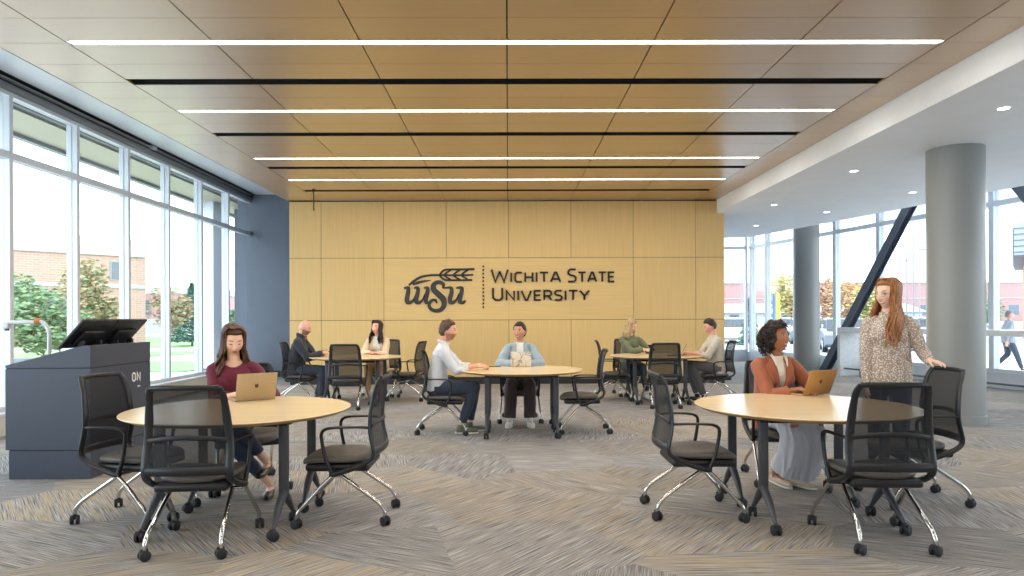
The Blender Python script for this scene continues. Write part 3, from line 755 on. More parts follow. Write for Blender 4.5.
# cars
def car(loc, rz, col, label, L=4.5, H=1.5):
    t = empty('car', loc, rz, label, 'car', 'parked cars')
    R90 = Matrix(((1, 0, 0, 0), (0, 0, -1, 0), (0, 1, 0, 0), (0, 0, 0, 1)))
    h = L / 2
    prof = [(-h, .35), (-h + .05, .8), (-h + .5, .95), (-h * .45, 1.0), (h * .42, 1.0), (h - .4, .88), (h, .7), (h, .3), (h - .5, .22), (-h + .5, .22)]
    m = MB(); m.prism(prof, -.88, .88, R90); m.build('body', mat('car_%d_%d_%d' % col, rgb(*col), .3, coat=.5), t, bevel=.06)
    cab = [(-h + .5, .95), (-h * .55, H - .05), (-h * .2, H), (h * .15, H - .02), (h * .45, .98)]
    m = MB(); m.prism(cab, -.74, .74, R90); m.build('cabin_glass', mat('car_glass', rgb(60, 66, 74), .15), t, bevel=.04)
    m = MB(); m.prism([(-h * .5, H - .1), (-h * .2, H + .01), (h * .14, H), (h * .2, H - .1)], -.76, .76, R90); m.build('roof', mat('car_%d_%d_%d' % col, rgb(*col), .3), t, bevel=.03)
    for sx in (-.62, .62):
        for sy in (-.8, .8):
            m = MB(); m.lathe([(.33, -.1), (.33, .1)], 20, Matrix.Rotation(pi / 2, 4, 'X'), (sx * h, sy, .33)); m.cur = 1; m.lathe([(.2, -.11), (.2, .11)], 16, Matrix.Rotation(pi / 2, 4, 'X'), (sx * h, sy, .33)); m.build('wheel', [RUBBER, SILVER], t)
    return t
CARS = [((14.0, 42), 1.3, (236, 238, 240), 'white parked car nearest to the wood wall end'), ((17.5, 40), 1.2, (90, 104, 122), 'slate blue parked car left of the far column'),
        ((20.3, 47.5), 1.3, (200, 204, 208), 'silver parked car behind the curly-haired woman'), ((16, 50), 1.4, (60, 64, 70), 'black parked car second row beside the wood wall'),
        ((20.5, 53), 1.4, (168, 60, 54), 'dark red parked car second row'), ((25, 56), 1.4, (228, 230, 232), 'white parked car second row, middle'),
        ((15.2, 31.0), 1.2, (120, 126, 134), 'grey parked car directly left of the diagonal brace'), ((18.6, 32.6), 1.2, (230, 232, 234), 'white parked car seen below the diagonal brace'),
        ((22.6, 36), 1.3, (72, 96, 128), 'blue parked car right of the diagonal brace'), ((24.2, 40.5), 1.3, (150, 154, 160), 'grey parked car left of the standing woman'),
        ((27.5, 46), 1.4, (236, 236, 236), 'white parked car far row behind the standing woman'), ((26.0, 31), 1.4, (150, 50, 48), 'dark red parked car right of the thick column'),
        ((26.5, 66), 1.4, (80, 84, 92), 'charcoal parked car far row'), ((32, 68), 1.4, (224, 226, 230), 'white parked car far row before the houses'),
        ((41.5, 60), 1.4, (176, 182, 190), 'silver parked car far row, right'), ((21, 64), 1.4, (204, 208, 212), 'silver parked car far row, left')]
for (x, y), rz, c, lb_ in CARS: car((x, y, GZ), rz, c, lb_)

# terrace furniture and planter outside the tall windows
SLATE = mat('terrace_metal', rgb(120, 128, 138), .5)
t = empty('terrace_table', (-8.45, 11.15, GZ), 0, 'grey metal terrace table outside the tall windows', 'table')
m = MB(); m.rbox(-.42, .42, -.42, .42, .70, .73, .01); m.build('tabletop', SLATE, t)
for a in (-1, 1):
    for b in (-1, 1):
        m = MB(); m.sweep([(a * .36, b * .36, 0), (a * .36, b * .36, .7)], .02, n=8); m.build('leg', SLATE, t)
def tchair(x, y, rz, lb_):
    t = empty('terrace_chair', (x, y, GZ), rz, lb_, 'chair', 'terrace chairs')
    m = MB(); m.rbox(-.24, .24, -.24, .24, .42, .45, .01); m.build('seat', SLATE, t)
    m = MB(); m.rbox(-.25, .25, -.26, -.235, .5, .86, .01); m.build('backrest', SLATE, t)
    for a in (-1, 1):
        m = MB(); m.sweep([(a * .23, -.22, 0), (a * .23, -.25, .86)], .016, n=8); m.build('leg', SLATE, t)
        m = MB(); m.sweep([(a * .23, .22, 0), (a * .23, .22, .64), (a * .23, -.2, .66)], .016, n=8); m.build('leg', SLATE, t)
tchair(-8.35, 10.35, 0, 'grey metal terrace chair behind the lectern, outside'); tchair(-8.6, 12.0, pi, 'grey metal terrace chair on the far side of the terrace table'); tchair(-9.2, 13.4, pi / 2, 'grey metal terrace chair furthest out on the terrace')
t = empty('planter', (-13.2, 15.4, GZ), 0, 'pale ribbed round planter with orange shrub outside', 'planter')
m = MB(); m.lathe([(.34, 0), (.42, .6), (.4, .62), (.36, .55)], 24); m.build('pot', CONC, t)
m = MB(); rr = random.Random(3)
for k in range(260):
    p = V((rr.gauss(0, .22), rr.gauss(0, .22), .75 + rr.gauss(0, .16))); s_ = .06
    m.add([p + V((-s_, 0, 0)), p + V((0, 0, s_)), p + V((s_, .03, 0)), p + V((0, .02, -s_))], [(0, 1, 2, 3)])
m.build('shrub', mat('leaf_206_140_96', rgb(206, 140, 96)), t, smooth=False)
# ------------------------------------------------------------------ meeting chair
CHG = 'black mesh meeting chairs'
def caster(m0, x, y, a, R=.031):
    """twin wheel caster: hood + two wheels"""
    M_ = Matrix.Translation((x, y, R)) @ Matrix.Rotation(a, 4, 'Z')
    Mw = M_ @ Matrix.Rotation(pi / 2, 4, 'Y')
    for s in (-1, 1):
        m0.lathe([(R * .5, s * .008), (R * .93, s * .008), (R, s * .012), (R, s * .024), (R * .82, s * .028), (R * .3, s * .028)], 20, Mw)
    m0.lathe([(.009, .0), (.009, .045)], 10, M_, (0, 0, 0))
    m0.rbox(-.010, .010, -.024, .020, .002, .040, .006, M_)
def make_chair():
    t = empty('meeting_chair')
    # seat
    bm = MB(); n = 22; top = []; 
    def seat_outline(k, n_=36, g=0):
        w = 2 * pi * k / n_; cx, sy = cos(w), sin(w); e = .62
        x = (abs(cx) ** e) * (1 if cx > 0 else -1) * (.235 + g); y = (abs(sy) ** e) * (1 if sy > 0 else -1) * (.232 + g)
        return x * (1 - .06 * (y < 0) * abs(y) / .23), y + .01
    rings = [(-.035, .0), (-.012, -.0), (0, -.008), (-.010, -.012)]
    vs = []; N_ = 36
    for zc, g in ((.412, -.030), (.418, -.004), (.432, .004), (.448, .0), (.458, -.014), (.460, -.05), (.457, -.12)):
        for k in range(N_):
            x, y = seat_outline(k, N_, g)
            z = zc - .028 * max(0, (y - .10) / .14) ** 2 + .012 * (abs(x) / .23) ** 2
            vs.append((x, y, z))
    fs = [tuple(range(N_ - 1, -1, -1)), tuple(6 * N_ + k for k in range(N_))]
    for i in range(6):
        for k in range(N_): fs.append((i * N_ + k, i * N_ + (k + 1) % N_, (i + 1) * N_ + (k + 1) % N_, (i + 1) * N_ + k))
    bm.add(vs, fs); bm.build('seat', SEATF, t)
    bm = MB(); bm.rbox(-.215, .215, -.235, .20, .362, .418, .024); bm.sweep([(-.245, -.0, .365), (-.15, -.02, .385), (.15, -.02, .385), (.245, 0, .365)], .017, n=10, smooth=4)
    bm.build('seat_pan', BLACK, t)
    # back frame: curved side profile
    prof = [(-.310, .995), (-.290, .955), (-.272, .90), (-.258, .82), (-.249, .74), (-.247, .66), (-.254, .60), (-.266, .545), (-.273, .50)]
    def bp(u, xx):       # u 0..1 down the profile, xx -1..1
        q = u * (len(prof) - 1); i = min(int(q), len(prof) - 2); f = q - i
        y = prof[i][0] * (1 - f) + prof[i + 1][0] * f; z = prof[i][1] * (1 - f) + prof[i + 1][1] * f
        hw = .203 + .037 * min(1, u * 1.4)
        return V((xx * hw, y - .035 * (1 - xx * xx), z + .004 * (1 - xx * xx)))
    bm = MB()
    for s in (-1, 1):
        pts = [bp(k / 8, s) for k in range(9)]
        pts[0] = pts[0] + V((-s * .012, 0, 0))
        low = [V((s * .238, -.258, .455)), V((s * .242, -.20, .42)), V((s * .246, -.11, .385)), V((s * .25, -.02, .358)), V((s * .25, .02, .352))]
        bm.sweep(pts + low, [(.022, .012)] * 3 + [(.026, .013)] * 6 + [(.026, .015), (.025, .018), (.022, .020), (.021, .020), (.018, .018)], side=(1, 0, 0), n=12, smooth=3)
    bm.sweep([bp(.0, -.96 + 1.92 * k / 10) + V((0, 0, .0)) for k in range(11)], [(.016, .011)] * 11, side=(0, 0, 1), n=10)
    bm.sweep([bp(1.0, -1 + 2 * k / 10) for k in range(11)], [(.028, .013)] * 11, side=(0, 0, 1), n=10)
    bm.build('back_frame', GREYP, t)
    bm = MB(); vs = []; nu, nv = 14, 18
    for off in (0, .002):
        for i in range(nv + 1):
            for j in range(nu + 1): vs.append(bp(i / nv, -.95 + 1.9 * j / nu) + V((0, off, 0)))
    fs = []
    for o_ in (0, (nu + 1) * (nv + 1)):
        for i in range(nv):
            for j in range(nu):
                a = o_ + i * (nu + 1) + j; fs.append((a, a + 1, a + nu + 2, a + nu + 1))
        if o_ == 0: break
    bm.add(vs[:(nu + 1) * (nv + 1)], fs); bm.build('back_mesh', MESHF, t)
    bm = MB(); bm.sweep([bp(.60 - .03 * (1 - (q * q)), q) + V((0, -.012, -.0)) for q in (-.97, -.6, -.2, .2, .6, .97)], [(.015, .005)] * 6, side=(0, 0, 1), n=10, smooth=3)
    bm.build('lumbar_bar', GREYP, t)
    for s in (-1, 1):
        bm = MB()
        bm.sweep([(s * .236, -.255, .665), (s * .262, -.17, .672), (s * .268, -.06, .672), (s * .268, .03, .664), (s * .267, .068, .635), (s * .264, .066, .57), (s * .258, .045, .46), (s * .25, .012, .375), (s * .25, -.004, .352)],
                 [(.015, .010), (.017, .009), (.019, .009), (.018, .010), (.015, .012), (.013, .012), (.013, .013), (.016, .015), (.014, .014)], side=(1, 0, 0), n=12, smooth=4)
        bm.build('armrest', BLACK, t)
    bm = MB(); bm.sweep([(-.245, -.03, .338), (.245, -.03, .338)], .0125, n=12); bm.build('crossbar', CHROME, t)
    for s in (-1, 1):
        for kind in (0, 1):
            bm = MB()
            if kind == 0:
                pts = [(s * .25, .0, .345), (s * .256, .08, .27), (s * .264, .165, .175), (s * .270, .205, .135), (s * .274, .228, .10), (s * .275, .236, .062)]; end = (s * .275, .236)
            else:
                pts = [(s * .185, -.03, .340), (s * .192, -.12, .278), (s * .203, -.24, .195), (s * .210, -.305, .145), (s * .214, -.338, .10), (s * .215, -.345, .062)]; end = (s * .215, -.345)
            bm.sweep(pts, .0135, n=12, smooth=4)
            lg = bm.build('leg', CHROME, t)
            bm = MB(); caster(bm, end[0], end[1], random.uniform(-1.2, 1.2)); bm.build('caster', RUBBER, lg)
    return t

CH = [  # x, y, facing x, facing y, label
 (-1.925, 4.33, -.08, 1, 'mesh chair seen from behind, nearest at the table beside the lectern'),
 (-2.60, 4.86, .985, -.13, 'mesh chair standing between the lectern and the left table'),
 (-1.18, 4.84, -1, 0.0, 'empty mesh chair in side view on the right of the left front table'),
 (-2.16, 5.72, .45, -.89, 'mesh chair under the woman in the burgundy top'),
 (1.37, 4.92, 1, 0.0, 'empty mesh chair in side view on the left of the right front table'),
 (2.305, 4.34, .06, 1, 'mesh chair seen from behind, nearest at the right front table'),
 (3.04, 5.20, -1, .03, 'mesh chair whose back the standing woman holds'),
 (2.34, 5.82, -.05, -1, 'mesh chair under the woman in the rust blazer'),
 (-.745, 8.40, 1, 0, 'mesh chair under the man in the white shirt'),
 (.88, 8.42, -1, .03, 'empty mesh chair on the right of the middle table'),
 (.16, 9.27, 0, -1, 'mesh chair under the woman in the denim jacket'),
 (-3.45, 11.45, 1, .05, 'mesh chair under the bald man in dark jacket'),
 (-2.50, 10.75, 0, 1, 'mesh chair with its back to the viewer at the far left table'),
 (-2.28, 12.4, -.2, -1, 'mesh chair under the woman in the cream cardigan'),
 (-1.76, 11.75, -1, .2, 'empty mesh chair on the right of the far left table'),
 (1.84, 11.7, 1, -.1, 'empty mesh chair on the left of the far right table'),
 (2.42, 10.78, 0, 1, 'mesh chair with its back to the viewer at the far right table'),
 (2.22, 12.3, .15, -1, 'mesh chair under the blonde woman in olive'),
 (3.46, 11.45, -1, 0.05, 'mesh chair under the man in the beige sweater'),
]
proto = make_chair()
chairs = []
for i, (x, y, fx, fy, lb_) in enumerate(CH):
    c = proto if i == 0 else copy_tree(proto)
    c.location = (x, y, 0); c.rotation_euler = (0, 0, facing(fx, fy)); tag(c, lb_, 'chair', CHG); chairs.append(c)

# ------------------------------------------------------------------ round flip top table
TZ = .765
def make_table():
    t = empty('round_table')
    m = MB(); R = .762
    m.lathe([(R - .05, TZ - .030), (R - .010, TZ - .012), (R - .001, TZ - .007)], 128)
    m.cur = 1
    m.lathe([(R - .001, TZ - .007), (R, TZ - .003), (R - .003, TZ)], 128)
    m.build('tabletop', [MAPLE_EDGE, MAPLE], t)
    m = MB(); m.box(-.36, .36, -.30, -.27, TZ - .085, TZ - .031); m.box(-.36, .36, .27, .30, TZ - .085, TZ - .031)
    for s in (-1, 1): m.box(s * .41 - .03, s * .41 + .03, -.34, .34, TZ - .075, TZ - .031)
    m.build('under_frame', BLACKM, t, smooth=False, bevel=.003)
    m = MB()
    for s in (-1, 1): m.rbox(s * .60 - .05, s * .60 + .05, -.03, .03, TZ - .05, TZ - .0305, .006)
    m.build('latch', BLACK, t)
    for sx in (-1, 1):
        for sy in (-1, 1):
            yy0 = sy * .32
            m = MB(); m.rbox(sx * .41 - .031, sx * .41 + .031, yy0 - .017, yy0 + .017, .235, TZ - .03, .006)
            # splayed foot: long prong forwards, short prong back
            for d, zt in ((-.235, 1), (.19, 1)):
                m.sweep([(sx * .41, yy0 + (.004 if d < 0 else -.004), .262), (sx * .41, yy0 + d * .45, .175), (sx * .415, yy0 + d * .93, .078), (sx * .416, yy0 + d, .066)], [(.030, .020), (.026, .024), (.013, .014), (.010, .010)], side=(1, 0, 0), n=12, smooth=0)
            lg = m.build('leg', GUN, t)
            for d in (-.235, .19):
                m = MB(); caster(m, sx * .416, yy0 + d, random.uniform(-1, 1), .034); m.build('caster', RUBBER, lg)
    return t
TB = [(-1.90, 4.86, 'round maple table in front with a gold laptop, beside the lectern'), (2.13, 4.92, 'round maple table in front on the right with an orange-gold laptop'),
      (.16, 8.46, 'round maple table in the middle of the room with a marbled laptop'), (-2.53, 11.42, 'round maple table far left by the wood wall'), (2.48, 11.45, 'round maple table far right by the wood wall')]
tp = make_table()
for i, (x, y, lb_) in enumerate(TB):
    c = tp if i == 0 else copy_tree(tp)
    c.location = (x, y, 0); tag(c, lb_, 'table', 'round meeting tables')

# ------------------------------------------------------------------ laptops and phones
def laptop(x, y, rz, col, label, open_=108, marble=False, w=.305, d=.212, logo=True):
    """local -y faces the user; the lid's back faces +y"""
    t = empty('laptop', (x, y, TZ + .0008), rz, label, 'laptop')
    bodym = mat('laptop_%d_%d_%d' % col, rgb(*col), .38, .35)
    if marble:
        bodym = mat('marble_shell', rgb(226, 222, 214), .4); nt = bodym.node_tree; b = nt.nodes['Principled BSDF']
        if not b.inputs['Base Color'].is_linked:
            tc = nt.nodes.new('ShaderNodeTexCoord'); nz = nt.nodes.new('ShaderNodeTexNoise'); nz.inputs['Scale'].default_value = 7; nz.inputs['Detail'].default_value = 6; nz.inputs['Distortion'].default_value = 1.6
            cr = nt.nodes.new('ShaderNodeValToRGB'); e = cr.color_ramp.elements; e[0].position = .47; e[0].color = rgb(226, 222, 214); e[1].position = .53; e[1].color = rgb(226, 222, 214)
            k = e.new(.50); k.color = rgb(120, 116, 112)
            nt.links.new(tc.outputs['Object'], nz.inputs[0]); nt.links.new(nz.outputs[0], cr.inputs[0]); nt.links.new(cr.outputs[0], b.inputs['Base Color'])
    m = MB(); m.rbox(-w / 2, w / 2, -d, 0, .002, .013, .004); m.build('base', bodym, t)
    m = MB(); m.box(-w / 2 + .02, w / 2 - .02, -.105, -.015, .0132, .0140); kb = m.build('keyboard', BLACK, t, smooth=False)
    Ml = Matrix.Translation((0, .002, .012)) @ Matrix.Rotation(radians(90 - open_), 4, 'X')
    m = MB(); m.rbox(-w / 2, w / 2, -.003, .003, 0, d, .0028, Ml); lid = m.build('screen_lid', bodym, t)
    m = MB(); m.box(-w / 2 + .008, w / 2 - .008, -.0036, -.003, .01, d - .008, Ml); m.build('display', mat('laptop_display', rgb(30, 34, 42), .15, emit=.0), lid, smooth=False)
    if logo:
        pts = [(0, .62), (-.3, .75), (-.62, .62), (-.78, .25), (-.70, -.25), (-.42, -.68), (-.2, -.78), (0, -.68), (.2, -.78), (.42, -.68), (.68, -.25), (.5, -.02), (.46, .2), (.66, .5), (.35, .74)]
        m = MB(); sc = .020
        Mz = Ml @ Matrix.Translation((0, .0036, d * .52)) @ Matrix(((1, 0, 0, 0), (0, 0, 1, 0), (0, 1, 0, 0), (0, 0, 0, 1)))
        m.prism([(-p[0] * sc, p[1] * sc) for p in pts], -.0006, .0006, Mz)
        m.prism([(-p[0] * sc, p[1] * sc) for p in [(.02, .82), (.1, 1.1), (.36, 1.25), (.28, .95)]], -.0006, .0006, Mz)
        m.build('logo', mat('logo_dark', rgb(70, 62, 50), .3), lid, smooth=False)
    return t
laptop(-1.965, 5.32, atan2(.61, .79) + pi, (188, 168, 136), 'gold laptop in front of the woman in burgundy', 106)
laptop(2.50, 5.53, atan2(.42, .906) + pi, (196, 150, 92), 'orange-gold laptop in front of the woman in the rust blazer', 112)
laptop(.165, 8.86, pi, (222, 218, 210), 'laptop with white marbled shell in front of the woman in denim', 98, marble=True, logo=False, w=.265, d=.188)
laptop(2.86, 11.3, radians(-105), (150, 128, 104), 'brownish laptop in front of the man in beige', 118, logo=False)
def phone(loc, M_, label):
    t = empty('phone', loc, 0, label, 'phone')
    m = MB(); m.rbox(-.037, .037, -.075, .075, 0, .008, .0035, M_); m.build('housing', BLACK, t)
    m = MB(); m.box(-.034, .034, -.072, .072, .008, .0085, M_); m.build('screen', mat('dark_screen', rgb(16, 18, 22), .12), t, smooth=False)
phone((-.17, 8.9, TZ + .001), Matrix.Rotation(1.5, 4, 'Z'), 'black phone lying on the middle table')
# ------------------------------------------------------------------ people
def bake(mb, voxel, name, smooth_it=2):
    """fuse overlapping closed volumes into one continuous surface"""
    me = mb.mesh(name + '_raw', False)
    o = bpy.data.objects.new(name + '_raw', me); COL.objects.link(o)
    r = o.modifiers.new('r', 'REMESH'); r.mode = 'VOXEL'; r.voxel_size = voxel; r.use_smooth_shade = True
    if smooth_it:
        s_ = o.modifiers.new('s', 'SMOOTH'); s_.factor = .5; s_.iterations = smooth_it
    dg = bpy.context.evaluated_depsgraph_get(); ev = o.evaluated_get(dg)
    out = bpy.data.meshes.new_from_object(ev, depsgraph=dg)
    bpy.data.objects.remove(o); bpy.data.meshes.remove(me)
    out.name = name
    for p in out.polygons: p.use_smooth = True
    return out

def sstep(a, b, x):
    t = max(0, min(1, (x - a) / (b - a))); return t * t * (3 - 2 * t)
def ga(x, s): return exp(-(x / s) ** 2)
def head_pt(sx, sy, sz, fem=True, heavy=0):
    t = max(0, -sz); up = max(0, sz)
    x = .074 * sx; y = .094 * sy; z = .116 * sz
    wj = (.34 if fem else .25) - .1 * heavy
    x *= 1 - wj * sstep(.1, 1, t) ** 1.2
    x *= 1 + .05 * ga(sz + .12, .25)                     # cheekbones
    if sy < 0: y *= 1 - .42 * sstep(.15, 1, t)           # nape
    if sy > 0: y *= 1 - .06 * up ** 2
    if sy > 0 and sz < 0: y += .012 * sstep(.55, .95, t) * sy    # chin forward
    p = V((x, y, z))
    if sy > 0.1:
        ax = abs(x); f = sstep(.1, .5, sy)
        d = 0
        nz_ = sstep(.012, -.034, z) * sstep(-.052, -.041, z)
        d += (.005 + .016 * nz_) * ga(x, .0105) * (1 if -.05 < z < .03 else 0) * sstep(.03, .005, z) * sstep(-.054, -.042, z)
        d += .006 * ga(ax - .012, .007) * ga(z + .037, .007)                      # nostril wings
        d -= .010 * ga(ax - .031, .015) * ga(z - .003, .012)                      # sockets
        d += .0055 * ga(ax - .031, .011) * ga(z - .001, .008)                     # eyeballs and lids
        d += .0035 * ga(ax - .028, .018) * ga(z - .022, .006)                     # brow
        d += .0065 * ga(x, .022) * ga(z + .061, .0055)                            # upper lip
        d += .0075 * ga(x, .018) * ga(z + .0735, .006)                            # lower lip
        d -= .003 * ga(x, .022) * ga(z + .0672, .0025)
        d -= .003 * ga(x, .02) * ga(z + .086, .006)
        d += .007 * ga(x, .018) * ga(z + .101, .012)                              # chin
        d += .0045 * ga(ax - .042, .016) * ga(z + .030, .018)                     # cheeks
        p.y += d * f
    return p

def add_head(mb, C, R, s, fem=True, heavy=0):
    nu, nv = 72, 56; vs = []
    for i in range(nv + 1):
        ph = -pi / 2 + pi * i / nv
        for k in range(nu):
            w = 2 * pi * k / nu
            vs.append(C + R @ (head_pt(cos(ph) * cos(w), cos(ph) * sin(w), sin(ph), fem, heavy) * s))
    fs = []
    for i in range(nv):
        for k in range(nu): fs.append((i * nu + k, i * nu + (k + 1) % nu, (i + 1) * nu + (k + 1) % nu, (i + 1) * nu + k))
    mb.add(vs, fs)
    for sg in (-1, 1):
        Me = R @ Matrix.Rotation(sg * -.25, 3, 'Z')
        mb.ball(C + R @ (V((sg * .0745, -.006, -.008)) * s), (.008 * s, .017 * s, .030 * s), 14, 10, Me.to_4x4())

def hair_cap(mb, C, R, s, mode='long', thick=.012, seed=1, rough=0.0):
    rnd = random.Random(seed); nu, nv = 72, 48; vs = []; off = V((rnd.random() * 9, 0, 0))
    for i in range(nv + 1):
        ph = -pi / 2 + pi * i / nv
        for k in range(nu):
            w = 2 * pi * k / nu; sx, sy, sz = cos(ph) * cos(w), cos(ph) * sin(w), sin(ph)
            p = V((.076 * sx, .096 * sy, .118 * sz))
            if sz < 0: p.x *= 1 - .2 * -sz; p.y *= 1 - .25 * (-sz)
            y, z, ax = p.y, p.z, abs(p.x)
            if mode == 'long': fl = .070 - .35 * max(0, ax - .035) if y > .045 else (-.02 - 1.1 * (.045 - y) if y > 0 else -.095)
            elif mode == 'back': fl = .066 - .25 * max(0, ax - .035) if y > .05 else (.0 + .9 * (y - .01) if y > .0 else -.07)
            else: fl = .066 - .3 * max(0, ax - .03) if y > .045 else (-.01 + 1.4 * max(0, y) if y > -.01 else (-.012 if y > -.03 else -.062))
            if y > .045 and z < .03: fl = 1
            g = sstep(fl - .010, fl + .008, z)
            q = thick * (g * 1.0 + (1 - g) * -1.2)
            if rough: q += g * rough * noise.noise(V((p.x, p.y, p.z)) * 38 + off)
            n_ = V((p.x / .0058, p.y / .0092, p.z / .0139)).normalized()
            vs.append(C + R @ ((p + n_ * q) * s))
    fs = []
    for i in range(nv):
        for k in range(nu): fs.append((i * nu + k, i * nu + (k + 1) % nu, (i + 1) * nu + (k + 1) % nu, (i + 1) * nu + k))
    mb.add(vs, fs)

def locks(mb, C, R, s, length, spread=.02, wave=.012, n=22, seed=1, front=.045, fwd=.0, part=.01, body_y=.0, width=.016, flare=.03):
    """long strands that leave the parting, hug the skull and fall over the shoulders"""
    rnd = random.Random(seed)
    for sg in (-1, 1):
        for k in range(n):
            u = k / (n - 1)                              # 0 front .. 1 back
            a = radians(20) + u * radians(165)           # azimuth from the face side to the back
            hx, hy = sin(a), cos(a) * .9
            top = V((sg * (part * sg + .004), .062 - .10 * u, .121 - .012 * abs(.5 - u)))
            rx, ry = .084, .100
            if u < .12: hx, hy = .86, .42
            sh = V((sg * (rx * hx + .003), ry * hy * (1 if hy < 0 else front / .045 * .6), .045))
            jaw = V((sg * (rx * hx + .004), ry * hy * .75, -.055))
            if u > .85: jaw = V((sg * rx * hx * .9, ry * hy * .95, -.055))
            L_ = length * rnd.uniform(.86, 1.06)
            ph = rnd.random() * 6.28
            pts = [top, top.lerp(sh, .35) + V((sg * .010, 0, .030)), top.lerp(sh, .72) + V((sg * .016, 0, .022)), sh, jaw]
            m_ = 6
            for j in range(1, m_ + 1):
                f = j / m_
                wv = wave * sin(f * 8 + ph) * min(1, f * 2)
                fr = (fwd * (1 - u) - body_y * u) * f
                pts.append(V((jaw.x + sg * (spread * f * (1 - .5 * u) + flare * sin(f * pi) * .3) + wv, jaw.y + fr + wave * .7 * cos(f * 7 + ph), jaw.z - L_ * f)))
            w0 = width * rnd.uniform(.8, 1.2)
            rad = [(w0 * .5, .006), (w0 * .8, .007), (w0, .007), (w0 * 1.1, .008), (w0 * 1.1, .009)] + [(w0 * (1.1 - .55 * j / m_), .009 - .004 * j / m_) for j in range(1, m_ + 1)]
            mb.sweep([C + R @ (p * s) for p in pts], rad, side=tuple(R @ V((cos(a) * sg * .3, 1 if u < .75 else .1, 0)) if u < .75 else R @ V((1, 0, 0))), n=8, smooth=3)

def hair_mat(name, c, c2):
    if name in MATS: return MATS[name]
    m = bpy.data.materials.new(name); m.use_nodes = True; nt = m.node_tree; N = nt.nodes; L = nt.links; b = N['Principled BSDF']
    b.inputs['Roughness'].default_value = .48; b.inputs['Specular IOR Level'].default_value = .35
    tc = N.new('ShaderNodeTexCoord'); mp = N.new('ShaderNodeMapping'); mp.inputs['Scale'].default_value = (170, 170, 12); L.new(tc.outputs['Object'], mp.inputs[0])
    nz = N.new('ShaderNodeTexNoise'); nz.inputs['Scale'].default_value = 1; nz.inputs['Detail'].default_value = 3; L.new(mp.outputs[0], nz.inputs[0])
    cr = N.new('ShaderNodeValToRGB'); cr.color_ramp.elements[0].position = .36; cr.color_ramp.elements[1].position = .64
    cr.color_ramp.elements[0].color = rgb(*c); cr.color_ramp.elements[1].color = rgb(*c2)
    L.new(nz.outputs[0], cr.inputs[0]); L.new(cr.outputs[0], b.inputs['Base Color'])
    bp = N.new('ShaderNodeBump'); bp.inputs['Strength'].default_value = .6; bp.inputs['Distance'].default_value = .004
    L.new(nz.outputs[0], bp.inputs['Height']); L.new(bp.outputs[0], b.inputs['Normal']); MATS[name] = m; return m

def skin_mat():
    if 'skin' in MATS: return MATS['skin']
    m = bpy.data.materials.new('skin'); m.use_nodes = True; nt = m.node_tree; N = nt.nodes; b = N['Principled BSDF']
    at = N.new('ShaderNodeAttribute'); at.attribute_name = 'tone'; nt.links.new(at.outputs['Color'], b.inputs['Base Color'])
    b.inputs['Roughness'].default_value = .5; b.inputs['Subsurface Weight'].default_value = .12; b.inputs['Subsurface Radius'].default_value = (.012, .005, .003); b.inputs['Subsurface Scale'].default_value = .6
    MATS['skin'] = m; return m

def hand(mb, Wp, D, N_, sg, s=1.0, curl=.35, spread=.12, thumb=.6):
    """palm + four unequal jointed fingers + thumb off the side of the palm; sg=+1: thumb on +S side"""
    D = V(D).normalized(); N_ = V(N_); N_ = (N_ - D * N_.dot(D)).normalized(); S = D.cross(N_).normalized() * sg
    mb.sweep([Wp - D * .01, Wp + D * .022 * s, Wp + D * .060 * s, Wp + D * .088 * s], [(.024 * s, .018 * s), (.034 * s, .016 * s), (.041 * s, .0145 * s), (.038 * s, .012 * s)], side=tuple(S), n=14)
    for i, (o, ln) in enumerate(((.029, .070), (.0098, .079), (-.0098, .073), (-.0285, .057))):
        base = Wp + D * (.080 - .006 * abs(i - 1.2)) * s + S * o * s
        d0 = (D + S * (spread * (1.4 - i) * .55)).normalized(); pts = [base - D * .008 * s, base]; c = curl * (1 + .12 * i); d = d0; p = base
        for q, fr in enumerate((.45, .30, .25)):
            a = c * (.5 + .5 * q); d = (d * cos(a) - N_ * sin(a)).normalized(); p = p + d * ln * fr * s; pts.append(p)
        mb.sweep(pts, [(.0092 * s,) * 2, (.0092 * s,) * 2, (.0085 * s,) * 2, (.0078 * s,) * 2, (.0058 * s,) * 2], side=tuple(S), n=10, smooth=2)
    b = Wp + D * .018 * s + S * .026 * s
    d1 = (D * .62 + S * .72 - N_ * .25 * thumb).normalized(); p1 = b + d1 * .040 * s; d2 = (D * .86 + S * .36 - N_ * .35 * thumb).normalized(); p2 = p1 + d2 * .030 * s; p3 = p2 + (d2 - N_ * .15).normalized() * .024 * s
    mb.sweep([b - d1 * .012, b, p1, p2, p3], [(.014 * s,) * 2, (.0145 * s,) * 2, (.0112 * s,) * 2, (.010 * s,) * 2, (.0072 * s,) * 2], n=10, smooth=2)

def ik(a, b, l1, l2, pole):
    a, b = V(a), V(b); d = b - a; L_ = min(d.length, (l1 + l2) * .999); dn = d.normalized()
    c = (l1 * l1 - l2 * l2 + L_ * L_) / (2 * L_); h = sqrt(max(0, l1 * l1 - c * c))
    p = V(pole); p = (p - dn * p.dot(dn)).normalized()
    return a + dn * c + p * h, a + dn * L_

def folds(me, amp, seed, sc=9.0, along=(1, 1, .45)):
    o = V((seed * 3.1, seed * 1.7, 0))
    nrm = [v.normal.copy() for v in me.vertices]
    for v, n_ in zip(me.vertices, nrm):
        q = V((v.co.x * along[0], v.co.y * along[1], v.co.z * along[2])) * sc + o
        a = noise.noise(q) + .5 * noise.noise(q * 2.3)
        v.co = v.co + n_ * (amp * (1 - abs(a) * 2.2))
    return me

